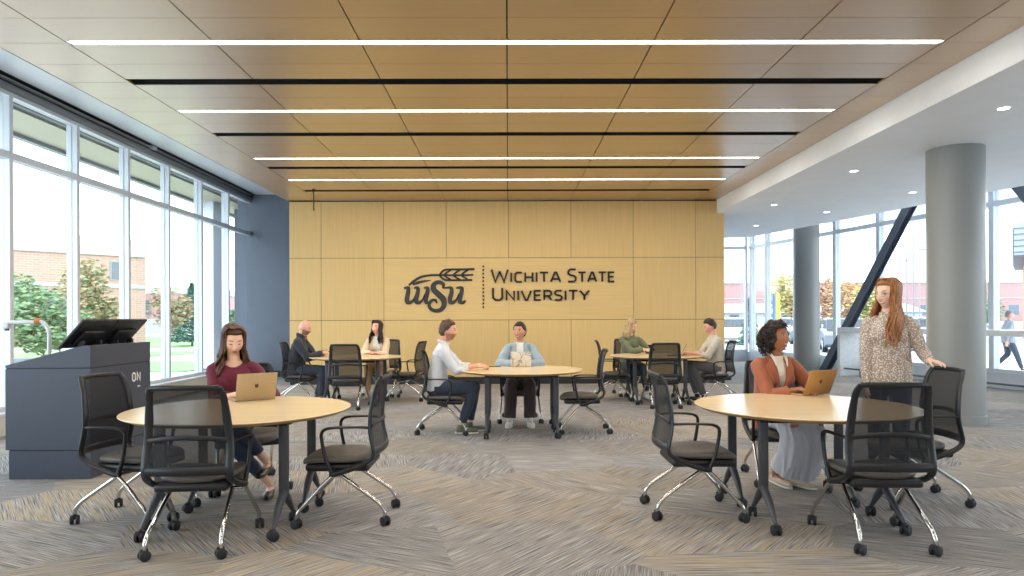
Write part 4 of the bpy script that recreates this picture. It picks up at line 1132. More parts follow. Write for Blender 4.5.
class Person:
    def __init__(s, loc, face, label, group=None, fem=True, scale=1.0, voxel=.006, skin=(226, 178, 150), lips=(186, 96, 92), brow=(70, 50, 40), name='person'):
        s.root = empty(name, loc, facing(*face), label, 'person', group); s.rz = facing(*face); s.loc = V(loc)
        s.fem = fem; s.k = scale; s.vox = voxel; s.skin = rgb(*skin); s.lipc = rgb(*lips); s.browc = rgb(*brow); s.heavy = 0
        s.smile = 0; s.eyes = 'open'; s.beard = None; s.seed = random.random() * 50; s.head_s = 1.06 if fem else 1.04
    def L(s, x, y, z):                # world to local
        d = V((x, y, z)) - s.loc; return Matrix.Rotation(-s.rz, 3, 'Z') @ d
    def pose(s, pelvis, lean, side=0, sh_w=None, twist=0, head_face=None, head_pitch=0, head_fwd=.02, knees=None, ankles=None, hands=None, toes=None, poles=None, roll=0, shrug=0):
        k = s.k; s.P = V(pelvis); tl = .50 * k
        up = V((sin(side), sin(lean) * cos(side), cos(lean) * cos(side))).normalized(); s.up = up
        s.N = s.P + up * tl                                  # base of neck
        s.M = s.P + up * tl * .45 + V((0, -.02, 0))
        hw = (sh_w * .93 if sh_w else (.152 if s.fem else .185)); hw *= k
        rt = Matrix.Rotation(twist, 3, 'Z') @ V((1, 0, 0)); s.rt = rt
        s.S = {1: s.N + rt * hw - up * (.072 - shrug) * k, -1: s.N - rt * hw - up * (.072 - shrug) * k}
        hs = s.head_s; s.H = s.N + up * .055 * k + V((0, head_fwd, .103 * k * hs))
        hf = V((head_face[0], head_face[1], 0)) if head_face else V((0, 1, 0)); hf.normalize()
        s.HR = (Matrix.Rotation(atan2(-hf.x, hf.y), 3, 'Z') @ Matrix.Rotation(roll, 3, 'Y') @ Matrix.Rotation(head_pitch, 3, 'X'))
        s.hip = {g: s.P + V((g * .085 * k, .0, -.02)) for g in (1, -1)}
        s.knee = {1: V(knees[0]), -1: V(knees[1])}; s.ank = {1: V(ankles[0]), -1: V(ankles[1])}
        s.toe = {1: V(toes[0]), -1: V(toes[1])} if toes else {g: s.ank[g] + V((0, .19, -.055)) for g in (1, -1)}
        s.E, s.Wr = {}, {}
        for i, g in enumerate((1, -1)):
            pole = V(poles[i]) if poles else V((g * .6, -.3, -.8))
            s.E[g], s.Wr[g] = ik(s.S[g], hands[i], .285 * k, .245 * k, pole)
    def body(s, handspec=None, ankle_skin=False):
        k = s.k; m = MB(); P, M_, N_ = s.P, s.M, s.N
        m.sweep([P + V((0, 0, -.06)), P, M_, P.lerp(N_, .75), N_ - s.up * .03, N_ + s.up * .005], [(.12 * k, .08), (.13 * k, .085), (.105 * k, .075), (.125 * k, .088), (.085 * k, .058), (.055, .05)], side=tuple(s.rt), n=20, smooth=3)
        nb = s.H + s.HR @ V((0, -.022, -.055)); r_ = .050 if s.fem else .060
        m.sweep([N_ - s.up * .05, N_ + s.up * .015, nb], [(r_ * 1.25,) * 2, (r_,) * 2, (r_ * .98,) * 2], side=(1, 0, 0), n=18, smooth=3)
        add_head(m, s.H, s.HR, k * s.head_s, s.fem, s.heavy)
        for g in (1, -1):
            m.sweep([s.N + (s.S[g] - s.N) * .4 - s.up * .03, s.S[g] - s.up * .008, s.E[g], s.Wr[g]], [(.026,) * 2, (.034 * k,) * 2, (.030 * k,) * 2, (.022 * k,) * 2], n=14)
            m.sweep([s.E[g], s.E[g].lerp(s.Wr[g], .3), s.Wr[g], s.Wr[g] + (s.Wr[g] - s.E[g]).normalized() * .02], [(.032 * k,) * 2, (.034 * k,) * 2, (.0225 * k, .0225 * k), (.023 * k, .02 * k)], n=14)
            hp = (handspec or {}).get(g, {})
            D = hp.get('D', (s.Wr[g] - s.E[g])); hand(m, s.Wr[g], D, hp.get('N', (0, 0, 1)), hp.get('sg', -g), k * (.92 if s.fem else 1.03), hp.get('curl', .3), hp.get('spread', .12), hp.get('thumb', .6))
            m.sweep([s.hip[g], s.knee[g], s.ank[g]], [(.065 * k,) * 2, (.045 * k,) * 2, (.030 * k,) * 2], n=14)
            m.sweep([s.ank[g], s.ank[g] + V((0, 0, -.04)), s.ank[g].lerp(s.toe[g], .8)], [(.030,) * 2, (.032,) * 2, (.02, .014)], n=12)
        me = bake(m, s.vox, 'body', 1)
        a = me.attributes.new('tone', 'FLOAT_COLOR', 'POINT'); RI = s.HR.transposed(); ks = k * s.head_s
        cols = []
        for v in me.vertices:
            p = (RI @ (v.co - s.H)) / ks; c = V(s.skin[:3])
            if abs(p.x) < .09 and abs(p.z) < .13 and p.y > -.11 and p.y < .14:
                ax = abs(p.x)
                if p.y > .035:
                    c = c.lerp(V((c.x * 1.0, c.y * .72, c.z * .68)), .35 * ga(ax - .042, .02) * ga(p.z + .03, .02))
                    if s.beard:
                        bm_ = sstep(-.030, -.048, p.z) * (1 - .0 * ax)
                        c = c.lerp(V(rgb(*s.beard)[:3]), .75 * bm_)
                    lp = ((p.x / (.0205 if not s.smile else .026)) ** 2 + ((p.z + .067) / (.0095 if not s.smile else .0115)) ** 2)
                    if lp < 1.3: c = c.lerp(V(s.lipc[:3]), sstep(1.3, .8, lp))
                    if s.smile and ((p.x / .021) ** 2 + ((p.z + .0655 - 6 * p.x * p.x) / .0052) ** 2) < 1: c = V((.85, .83, .8))
                    br = ((ax - .031) / .018) ** 2 + ((p.z - .0235 - .12 * (.03 - abs(ax - .031)) + .002) / .0042) ** 2
                    if br < 1.4: c = c.lerp(V(s.browc[:3]), .8 * sstep(1.4, .5, br))
                    ex = (ax - .031) / .0145
                    if s.eyes == 'open':
                        e = ex ** 2 + ((p.z - .002) / .0068) ** 2
                        if e < 1.5: c = c.lerp(V((.05, .035, .03)), sstep(1.5, 1.1, e))
                        if e < .85: c = V((.75, .73, .71))
                        if (ax - .031) ** 2 + (p.z - .002) ** 2 < .0062 ** 2: c = V((.03, .02, .015))
                    else:
                        e = ex ** 2 + ((p.z + .003 - .002 * ex * ex) / .0032) ** 2
                        if e < 1.3: c = c.lerp(V((.04, .025, .02)), sstep(1.3, .7, e))
                elif s.beard and p.z < -.02 and p.y > -.015 and abs(p.z) < .12:
                    c = c.lerp(V(rgb(*s.beard)[:3]), .6 * sstep(-.02, -.045, p.z))
            cols += [c.x, c.y, c.z, 1]
        a.data.foreach_set('color', cols)
        me.materials.clear(); me.materials.append(skin_mat())
        o = bpy.data.objects.new('body', me); COL.objects.link(o); o.parent = s.root; s.bodyo = o; return o
    def garment(s, name, mb, material, cut=None, fold=.003, vox=None, label=None, thick=.004, sm=2, sc=9.0, along=(1, 1, .45)):
        me = bake(mb, vox or max(.0065, s.vox), name, sm)
        if fold: folds(me, fold, s.seed + len(name), sc, along)
        if cut:
            bm = bmesh.new(); bm.from_mesh(me)
            kill = [f for f in bm.faces if cut(f.calc_center_median())]
            bmesh.ops.delete(bm, geom=kill, context='FACES'); bm.to_mesh(me); bm.free()
        me.materials.clear(); me.materials.append(material)
        o = bpy.data.objects.new(name, me); COL.objects.link(o); o.parent = s.root
        if cut:
            q = o.modifiers.new('thick', 'SOLIDIFY'); q.thickness = thick; q.offset = 1
        if label: o['label'] = label
        return o
    def top(s, name, material, add=.012, hem=.06, sleeve=1.0, neck=.068, bust=.0, belly=0, cuff=.034, loose=0, cut=None, fold=.003, label=None, vox=None, slim=1.0, sides=(1, -1), thick=.004, sc=9.0, along=(1, 1, .45)):
        k = s.k; m = MB(); P, M_, N_ = s.P, s.M, s.N
        hw = (s.S[1] - s.S[-1]).length / 2
        wa = (.128 if s.fem else .152) * k * slim + loose + belly * .5; ch = hw * .98
        pts = [P + V((0, -.0, -hem)), P + V((0, 0, .0)), M_ + V((0, belly * .5, 0)), P.lerp(N_, .74), s.N - s.up * .075 * k, s.N - s.up * .022 * k, s.N + s.up * .012]
        m.sweep(pts, [((.155 if s.fem else .16) * k + add + loose, .108 + add + loose), ((.150 if s.fem else .155) * k + add + loose, .105 + add + belly + loose), (wa + add, .092 + add + belly + loose), (ch * .97 + add * .6, .103 + add), (ch * .84, .080 + add), (ch * .50, .064 + add * .5), (neck, neck * .92)], side=tuple(s.rt), n=32, smooth=4)
        if bust:
            for g in (1, -1): m.ball(P.lerp(N_, .64) + s.rt * g * .066 * k + V((0, .058 + add * .5, 0)), (.070 * k, .044 + bust * .6, .066 * k), 16, 12)
        aw = .74 if s.fem else .90
        for g in sides:
            sh = s.S[g]; e = s.E[g]; w = s.Wr[g]
            m.ball(sh, (.055 * k * aw + add * .5,) * 3, 16, 12)
            m.sweep([s.N + (sh - s.N) * .55 - s.up * .015, sh, sh.lerp(e, .5), e], [(.050 * k * aw + add * .4,) * 2, (.054 * k * aw + add * .6,) * 2, (.047 * k * aw + add * .9 + loose * .6,) * 2, (.041 * k * aw + add * .8 + loose * .6,) * 2], n=18, smooth=3)
            m.ball(e, (.0415 * k * aw + add * .8 + loose * .6,) * 3, 14, 10)
            if sleeve > 0:
                end = e.lerp(w, sleeve)
                m.sweep([e, e.lerp(end, .5), end], [(.042 * k * aw + add * .8 + loose * .5,) * 2, (.039 * k * aw + add * .8 + loose * .4,) * 2, (cuff * k,) * 2], n=18, smooth=3)
        return s.garment(name, m, material, cut, fold, vox, label, thick, sc=sc, along=along)
    def trousers(s, material, add=.012, wide=0, hem=.04, fold=.004, label=None, waist=.03):
        k = s.k; m = MB(); m.sweep([s.P + V((0, 0, waist)), s.P + V((0, .0, -.0)), s.P + V((0, 0, -.075))], [(.150 * k, .105), (.165 * k, .115), (.150 * k, .10)], side=tuple(s.rt), n=24, smooth=3)
        for g in (1, -1):
            h, kn, an = s.hip[g], s.knee[g], s.ank[g]; end = kn.lerp(an, 1 - hem / max(.1, (an - kn).length))
            m.sweep([h + V((0, -.02, 0)), h.lerp(kn, .5), kn], [(.088 * k + add,) * 2, (.074 * k + add,) * 2, (.056 * k + add + wide * .3,) * 2], n=18, smooth=3)
            m.ball(kn, (.056 * k + add + wide * .3,) * 3, 14, 10)
            m.sweep([kn, kn.lerp(end, .4), end], [(.056 * k + add + wide * .3,) * 2, (.053 * k + add + wide * .7,) * 2, (.040 * k + add + wide,) * 2], n=18, smooth=3)
        return s.garment('trousers', m, material, None, fold, None, label)
    def shoes(s, material, sole=None, low=False, bulky=0):
        for g in (1, -1):
            a, t = s.ank[g], s.toe[g]; d = V((t.x - a.x, t.y - a.y, 0)).normalized(); dz = (t - a)
            f = (t - (a + V((0, 0, -.055)))); fd = f.normalized(); sd = V((0, 0, 1)).cross(fd).normalized(); upv = fd.cross(sd)
            heel = a + V((0, 0, -.055)) - fd * .055
            m = MB(); b = bulky
            m.sweep([heel, heel + fd * .06, heel + fd * .15, heel + fd * .215, heel + fd * .262], [(.030 + b, .030 + b), (.036 + b, .034 + b), (.044 + b, .028 + b), (.042 + b, .022 + b), (.022, .014)], side=tuple(sd), n=18, smooth=3)
            if not low: m.sweep([heel + fd * .055 + upv * .0, a + V((0, 0, .02))], [(.040 + b, .048 + b), (.038 + b * .5, .042)], side=tuple(sd), n=16)
            o = s.garment('shoe', m, material, None, 0, .006)
            if sole:
                m = MB(); q = -upv * (.024 + b * .6)
                m.sweep([heel - fd * .022 + q, heel + fd * .06 + q, heel + fd * .15 + q, heel + fd * .22 + q, heel + fd * .268 + q], [(.024, .011), (.038 + b, .013), (.047 + b, .013), (.044 + b, .012), (.018, .010)], side=tuple(sd), n=16, smooth=3)
                so = m.build('sole', sole, o)
    def part(s, name, mb, material, label=None):
        o = mb.build(name, material, s.root)
        if label: o['label'] = label
        return o

def cloth(name, c, rough=.85, scale=220, amt=.12, **k): return mat(name, rgb(*c), rough, noise_amt=amt, scale=scale, sheen=.2, **k)
def lapels(p, material, zt, zb, wt, wb, wid=.035, off=.012):
    m = MB()
    for g in (1, -1):
        a = p.N + V((g * .062, .035, .0)); c = p.P.lerp(p.N, .42) + V((g * .012, .125, 0)); b = p.P.lerp(p.N, .78) + V((g * .070, .118, 0))
        m.sweep([p.N + V((g * .055, -.055, .018)), a, b, c], [(.014, .007), (.02, .007), (wid, .006), (.006, .004)], side=(1, .3 * g, .15), n=10, smooth=5)
    return p.part('lapel', m, material)

# ---- 1 woman in burgundy, typing at the gold laptop
SEATZ = .56
p = Person((-2.27, 5.66, 0), (.32, -.95), 'woman with long wavy brown hair in a burgundy top working on the gold laptop', voxel=.0042, skin=(236, 192, 166), lips=(180, 104, 98), brow=(74, 50, 38))
p.eyes = 'down'
hl, hr = p.L(-2.14, 5.42, .805), p.L(-1.99, 5.47, .805)
ra, la = p.L(-1.88, 5.40, .095), p.L(-1.93, 5.46, .26)
p.pose((0, -.07, SEATZ), .10, sh_w=.176, knees=[(.08, .36, .53), (-.02, .36, .60)], ankles=[tuple(ra), tuple(la)], toes=[tuple(ra + V((.02, .14, -.06))), tuple(la + V((.04, .13, -.07)))], hands=[tuple(hl), tuple(hr)], head_face=(-.22, 1), head_pitch=-.30, poles=[(.7, -.4, -.6), (-.7, -.4, -.6)])
fwd = p.L(-1.95, 5.25, .78)
p.body({1: dict(D=(fwd - hl) * V((1, 1, 0)) if False else V((-.25, .95, -.12)), curl=.35), -1: dict(D=V((-.05, 1, -.12)), curl=.35)})
BURG = cloth('burgundy_cloth', (104, 30, 54)); p.top('burgundy_top', BURG, add=.008, bust=.012, neck=.088, sleeve=.55, cuff=.050, loose=.004, fold=.004, cut=lambda c, p=p: (((c.x - p.N.x) / .085) ** 2 + ((c.z - p.N.z - .02) / .075) ** 2 < 1 and c.y > p.N.y - .02), thick=.003)
p.trousers(cloth('navy_denim', (48, 58, 80)), add=.004, hem=.10)
p.shoes(mat('black_leather', rgb(26, 26, 30), .35), low=True)
m = MB(); hair_cap(m, p.H, p.HR, p.head_s, 'long', .013, 3); locks(m, p.H, p.HR, 1.05, .25, .035, .020, 28, 4, fwd=.06, part=.012, body_y=.03, width=.018)
p.part('hair', m, hair_mat('brown_hair', (44, 26, 20), (112, 74, 54)))

# ---- 2 woman in rust blazer looking up
p = Person((2.30, 5.80, 0), (.22, -.97), 'smiling woman with short dark curly hair in a rust blazer and white shirt', voxel=.0042, skin=(176, 118, 88), lips=(150, 62, 58), brow=(34, 24, 22)); p.smile = 1
h1, h2 = p.L(2.40, 5.60, .805), p.L(2.50, 5.66, .805)
a1_, a2_ = p.L(2.24, 5.72, .095), p.L(2.36, 5.66, .095)
p.pose((0, -.08, SEATZ), .06, sh_w=.172, twist=.0, knees=[(.11, .36, .53), (-.11, .36, .53)], ankles=[tuple(a1_), tuple(a2_)], hands=[tuple(h1), tuple(h2)], toes=[tuple(a1_ + V((.0, .16, -.06))), tuple(a2_ + V((-.06, .15, -.06)))],
       head_face=(-.55 * -1 * -1, .72) if False else tuple(Matrix.Rotation(-p.rz, 3, 'Z') @ V((.62, -.78, 0)))[:2], head_pitch=.18, roll=-.05, poles=[(.8, -.4, -.5), (-.8, -.4, -.5)])
dl = Matrix.Rotation(-p.rz, 3, 'Z') @ V((.55, -.83, 0))
p.body({1: dict(D=dl + V((0, 0, -.1)), curl=.3), -1: dict(D=dl + V((0, 0, -.1)), curl=.3)})
p.top('white_shirt', cloth('cream_shirt', (240, 234, 222)), add=.004, bust=.012, neck=.066, sleeve=0, sides=())
def vcut(p_, w0, w1, depth=.36, low=0, ymin=.03):
    def f(c):
        u = (c - p_.P).dot(p_.up) / (p_.N - p_.P).length
        d = abs((c - p_.P).dot(p_.rt) - side_off * (u))
        fy = (c - (p_.P + p_.up * u * (p_.N - p_.P).length)).y
        return fy > ymin - .06 * sstep(.9, 1.05, u) and u > low and d < w0 + (w1 - w0) * (u - low) / (1 - low)
    side_off = 0
    return f
RUST = cloth('rust_wool', (172, 102, 74)); p.top('blazer', RUST, add=.019, bust=.016, neck=.080, sleeve=.72, cuff=.046, hem=.10, cut=vcut(p, .015, .075, low=.18), loose=.004, fold=.006, thick=.006)
lapels(p, RUST, 0, 0, 0, 0)
m = MB()
for g in (1, -1): m.sweep([p.N + V((g * .045, -.055, .035)), p.N + V((g * .062, .015, .022)), p.N + V((g * .058, .075, -.025)), p.N + V((g * .050, .105, -.075))], [(.018, .004), (.022, .004), (.026, .004), (.006, .003)], side=(0, .5, .6), n=8, smooth=4)
p.part('shirt_collar', m, cloth('cream_shirt', (240, 234, 222)))
# long pale skirt
m = MB(); sk = [(p.P + V((0, .0, .02)), .17, .12), (p.P + V((0, .14, -.0)), .18, .10), (p.P + V((0, .30, -.01)), .19, .095), (p.P + V((0, .40, -.10)), .19, .11), (p.P + V((0, .38, -.26)), .185, .13), (p.P + V((0, .30, -.40)), .20, .15)]
for a, b in zip(sk, sk[1:]): pass
m.sweep([q[0] for q in sk], [(q[1], q[2]) for q in sk], side=(1, 0, 0), n=28, smooth=4)
p.garment('skirt', m, cloth('pale_skirt', (206, 208, 218)), None, .012, .008, sc=16, along=(1, .5, .12))
p.shoes(cloth('beige_shoe', (206, 190, 168)), mat('white_rubber', rgb(226, 222, 214), .6), low=True)
m = MB(); hair_cap(m, p.H, p.HR, p.head_s, 'long', .030, 5, .018)
rr = random.Random(12)
for k in range(420):
    a = rr.uniform(-2.9, 2.9) + pi; el = rr.uniform(-.75, 1.45)
    dx = V((sin(a) * cos(el), cos(a) * cos(el), sin(el)))
    if dx.y > .35 and dx.z < .62: continue
    if dx.y > .1 and dx.z < .3: continue
    c0 = V((dx.x * .116, dx.y * .128 - .010, dx.z * .142 + .006)); r_ = rr.uniform(.010, .017); ph = rr.random() * 6; t1 = dx.orthogonal().normalized(); t2 = dx.cross(t1)
    pts = [p.H + p.HR @ (c0 + dx * (.0045 * j) + V((0, 0, -.006 * j)) + (t1 * cos(ph + j * 1.0) + t2 * sin(ph + j * 1.0)) * r_) for j in range(8)]
    m.sweep(pts, .0045, n=5, smooth=2)
p.part('hair', m, hair_mat('dark_curly_hair', (18, 14, 14), (58, 42, 36)))

# ---- 3 standing red-haired woman
p = Person((3.17, 5.68, 0), (-.42, -.91), 'standing woman with long red hair and glasses in a patterned blouse and jeans', voxel=.0042, skin=(242, 200, 178), lips=(196, 104, 98), brow=(150, 96, 66)); p.smile = 1
h1 = p.L(3.32, 5.36, 1.055); h2 = p.L(2.98, 5.66, .80)
# local +x is her right side seen from behind her; facing the camera her left hand is towards +X world
p.pose((0, 0, .925), .0, sh_w=.158, knees=[(.09, .02, .50), (-.09, .04, .50)], ankles=[(.10, -.02, .09), (-.10, .04, .09)], hands=[tuple(h2), tuple(h1)], head_face=tuple(Matrix.Rotation(-p.rz, 3, 'Z') @ V((-.93, -.36, 0)))[:2], head_pitch=-.04, head_fwd=.02, poles=[(.4, -.6, 0), (-.35, -.3, -.8)])
dn = Matrix.Rotation(-p.rz, 3, 'Z')
p.body({1: dict(D=(-.02, .06, -1), N=(1, 0, 0), curl=.25, sg=-1), -1: dict(D=dn @ V((.42, -.85, -.18)), N=dn @ V((.1, -.12, 1)), curl=.28, spread=.2, thumb=1.2)})
def blouse_mat():
    m_ = bpy.data.materials.new('patterned_blouse'); m_.use_nodes = True; nt = m_.node_tree; N = nt.nodes; b = N['Principled BSDF']; b.inputs['Roughness'].default_value = .8
    tc = N.new('ShaderNodeTexCoord'); vo = N.new('ShaderNodeTexVoronoi'); vo.inputs['Scale'].default_value = 74; vo.inputs['Randomness'].default_value = .8
    nt.links.new(tc.outputs['Object'], vo.inputs['Vector']); cr = N.new('ShaderNodeValToRGB'); e = cr.color_ramp.elements
    e[0].position = .34; e[0].color = rgb(232, 226, 220); e[1].position = .44; e[1].color = rgb(168, 150, 136)
    nt.links.new(vo.outputs['Distance'], cr.inputs[0]); nt.links.new(cr.outputs[0], b.inputs['Base Color']); return m_
p.top('blouse', blouse_mat(), add=.013, bust=-.012, neck=.066, sleeve=.96, cuff=.034, hem=.07, loose=.014, fold=.006, slim=1.08)
m = MB(); m.sweep([p.N + V((0, .068, -.0)), p.P.lerp(p.N, .8) + V((0, .122, 0)), p.P.lerp(p.N, .6) + V((0, .135, 0))], [(.011, .003), (.012, .003), (.010, .003)], side=(1, 0, 0), n=8, smooth=4); p.part('placket', m, cloth('blouse_trim', (196, 176, 158)))
p.trousers(cloth('blue_denim', (52, 66, 92)), add=.006, hem=.03)
p.shoes(mat('black_leather', rgb(26, 26, 30), .35), low=True)
m = MB(); hair_cap(m, p.H, p.HR, p.head_s, 'long', .011, 8); locks(m, p.H, p.HR, p.head_s, .34, .03, .012, 30, 9, fwd=.13, part=-.008, body_y=.03, width=.016, front=.035)
p.part('hair', m, hair_mat('red_hair', (116, 68, 40), (196, 138, 88)))
m = MB()
for g in (1, -1):
    c = p.H + p.HR @ V((g * .031, .098, .000)); ring = [c + p.HR @ V((cos(w) * .024, -.004 * abs(cos(w)), sin(w) * .018)) for w in [2 * pi * q / 20 for q in range(20)]]
    m.sweep(ring, .0018, n=6, closed=True); m.sweep([p.H + p.HR @ V((g * .055, .094, .004)), p.H + p.HR @ V((g * .072, .06, .006)), p.H + p.HR @ V((g * .078, .0, .004))], .0018, n=6)
m.sweep([p.H + p.HR @ V((-.008, .100, .002)), p.H + p.HR @ V((.008, .100, .002))], .0018, n=6)
p.part('glasses', m, mat('glasses_frame', rgb(120, 84, 66), .3))

# ---- 4 bald man in dark jacket, far left table
p = Person((-3.45, 11.45, 0), (1, .02), 'bald bearded man in a dark jacket looking at his phone', fem=False, scale=1.05, voxel=.0065, skin=(222, 170, 146), lips=(168, 104, 94), brow=(70, 50, 40)); p.beard = (84, 60, 48)
p.pose((0, -.09, SEATZ), .16, knees=[(-.10 * -1, .36, .54), (-.10, .36, .54)], ankles=[(.1, .34, .09), (-.1, .22, .09)], hands=[(.05, .36, .83), (-.05, .36, .83)], head_face=(.0, 1), head_pitch=-.18, head_fwd=.05, poles=[(.5, -.5, -.7), (-.5, -.5, -.7)])
p.body({1: dict(D=(-.3, 1, .05), N=(.8, 0, .5), curl=.55), -1: dict(D=(.3, 1, .05), N=(-.8, 0, .5), curl=.55)})
p.top('red_shirt', cloth('red_shirt', (196, 66, 56)), add=.002, neck=.07, sleeve=0, sides=())
p.top('jacket', cloth('charcoal_jacket', (46, 48, 58)), add=.022, neck=.086, sleeve=.92, cuff=.040, hem=.08, fold=.007, loose=.008, cut=vcut(p, -.02, .045, low=.5))
m = MB(); m.sweep([p.N + V((.05, .06, .0)), p.N + V((.078, .0, .045)), p.N + V((.05, -.065, .06)), p.N + V((-.05, -.065, .06)), p.N + V((-.078, .0, .045)), p.N + V((-.05, .06, .0))], [(.010, .03)] * 6, n=10, smooth=4); p.part('jacket_collar', m, cloth('charcoal_jacket', (46, 48, 58)))
p.trousers(cloth('slate_jeans', (62, 68, 84)), add=.008, hem=.03); p.shoes(mat('black_leather', rgb(26, 26, 30), .35), mat('dark_sole', rgb(50, 50, 54), .7))
hw_ = p.root; hp_ = Matrix.Rotation(p.rz, 3, 'Z') @ V((0, .47, .855)) + p.loc
phone(tuple(hp_), Matrix.Rotation(-pi / 2 + .0, 4, 'Z') @ Matrix.Rotation(.5, 4, 'X'), 'black phone in the hands of the bald man')

# ---- 5 woman in cream cardigan
p = Person((-2.34, 12.33, 0), (-.05, -1), 'dark-haired woman in a cream cardigan leaning on the far left table', scale=1.03, voxel=.0065, skin=(232, 186, 160), lips=(182, 92, 90), brow=(44, 32, 28))
p.pose((0, -.03, SEATZ), .16, knees=[(.1, .38, .54), (-.1, .38, .54)], ankles=[(.1, .36, .09), (-.1, .30, .09)], hands=[(-.02, .34, .80), (.05, .32, .80)], head_face=(.35, .9), head_pitch=.12, poles=[(.9, -.1, -.5), (-.9, -.1, -.5)])
p.body({1: dict(D=(-1, .3, 0), curl=.3), -1: dict(D=(1, .3, 0), curl=.3)})
p.top('white_tee', cloth('white_tee', (240, 238, 234)), add=.004, bust=.012, neck=.078, sleeve=0, sides=())
p.top('cardigan', cloth('cream_knit', (226, 204, 172)), add=.018, bust=.012, neck=.084, sleeve=.92, cuff=.040, hem=.12, cut=vcut(p, .03, .078, low=.05), fold=.006, loose=.01)
p.trousers(cloth('tan_trousers', (206, 170, 120)), add=.01); p.shoes(cloth('beige_shoe', (206, 190, 168)), low=True)
m = MB(); hair_cap(m, p.H, p.HR, p.head_s, 'long', .014, 13); locks(m, p.H, p.HR, p.head_s, .22, .02, .012, 20, 14, fwd=.03, part=.02, body_y=.03, width=.018)
p.part('hair', m, hair_mat('dark_brown_hair', (26, 18, 18), (74, 52, 44)))

# ---- 6 man in white shirt at the middle table
p = Person((-.745, 8.40, 0), (1, .0), 'bearded man in a white shirt and jeans sitting in profile', fem=False, scale=1.05, voxel=.006, skin=(230, 172, 142), lips=(184, 112, 100), brow=(84, 56, 40)); p.beard = (136, 88, 62)
p.pose((0, -.12, SEATZ), .13, knees=[(.10, .33, .55), (-.10, .33, .55)], ankles=[(.1, .17, .09), (-.1, .26, .09)], toes=[(.1, .36, .035), (-.1, .45, .035)], hands=[(.08, .36, .815), (-.06, .38, .815)], head_face=(.0, 1), head_pitch=-.02, head_fwd=.05, poles=[(.35, -.6, -.8), (-.35, -.6, -.8)])
p.body({1: dict(D=(-.35, 1, 0), N=(.5, 0, .9), curl=.6), -1: dict(D=(.35, 1, 0), N=(-.5, 0, .9), curl=.6)})
p.top('dress_shirt', cloth('white_shirt_cloth', (222, 224, 230)), add=.014, neck=.068, sleeve=.52, cuff=.050, hem=.03, fold=.006, loose=.006)
m = MB(); m.sweep([p.N + V((.03, .072, .0)), p.N + V((.066, .01, .03)), p.N + V((.04, -.06, .045)), p.N + V((-.04, -.06, .045)), p.N + V((-.066, .01, .03)), p.N + V((-.03, .072, .0))], [(.006, .014)] * 6, n=10, smooth=4); p.part('shirt_collar', m, cloth('white_shirt_cloth', (222, 224, 230)))
p.trousers(cloth('dark_denim', (50, 60, 80)), add=.008, hem=.05)
m = MB(); m.sweep([p.P + V((.168 * cos(w), .118 * sin(w), .015)) for w in [2 * pi * q / 24 for q in range(24)]], [(.005, .018)] * 24, n=8, closed=True, side=None); p.part('belt', m, mat('black_leather', rgb(26, 26, 30), .35))
p.shoes(cloth('olive_sneaker', (96, 104, 88)), mat('white_rubber', rgb(226, 222, 214), .6), bulky=.004)
m = MB(); hair_cap(m, p.H, p.HR, p.head_s, 'short', .015, 16, .012); p.part('hair', m, hair_mat('short_brown_hair', (46, 32, 24), (112, 82, 60)))

# ---- 7 woman in denim jacket at the middle table
p = Person((.16, 9.27, 0), (0, -1), 'smiling woman with pulled back dark hair in a pale denim jacket and brown trousers', voxel=.006, skin=(206, 150, 118), lips=(176, 84, 80), brow=(40, 28, 24)); p.smile = 1
p.pose((0, -.06, SEATZ), .08, knees=[(.12, .36, .54), (-.12, .36, .54)], ankles=[(.14, .42, .09), (-.12, .42, .09)], toes=[(.16, .60, .035), (-.14, .60, .035)], hands=[(.09, .30, .80), (-.10, .30, .80)], head_face=(.42, .9), head_pitch=0, poles=[(.9, -.2, -.5), (-.9, -.2, -.5)])
p.body({1: dict(D=(-.4, .9, -.05), curl=.35), -1: dict(D=(.4, .9, -.05), curl=.35)})
p.top('white_tee', cloth('white_tee', (240, 238, 234)), add=.004, bust=.010, neck=.066, sleeve=0, sides=())
DEN = cloth('pale_denim', (156, 176, 190)); p.top('denim_jacket', DEN, add=.024, bust=.010, neck=.084, sleeve=.94, cuff=.042, hem=.05, cut=vcut(p, .012, .060, low=.2), fold=.007, loose=.003)
lapels(p, DEN, 0, 0, 0, 0, wid=.026)
p.trousers(cloth('brown_trousers', (74, 62, 60)), add=.012, wide=.022, hem=.02, fold=.006)
p.shoes(mat('white_sneaker', rgb(232, 232, 232), .6), mat('white_rubber', rgb(226, 222, 214), .6), bulky=.004)
m = MB(); hair_cap(m, p.H, p.HR, p.head_s, 'back', .009, 18); m.ball(p.H + p.HR @ V((0, -.115, .01)), (.04, .035, .04), 14, 10); p.part('hair', m, hair_mat('black_hair', (20, 16, 18), (48, 38, 38)))

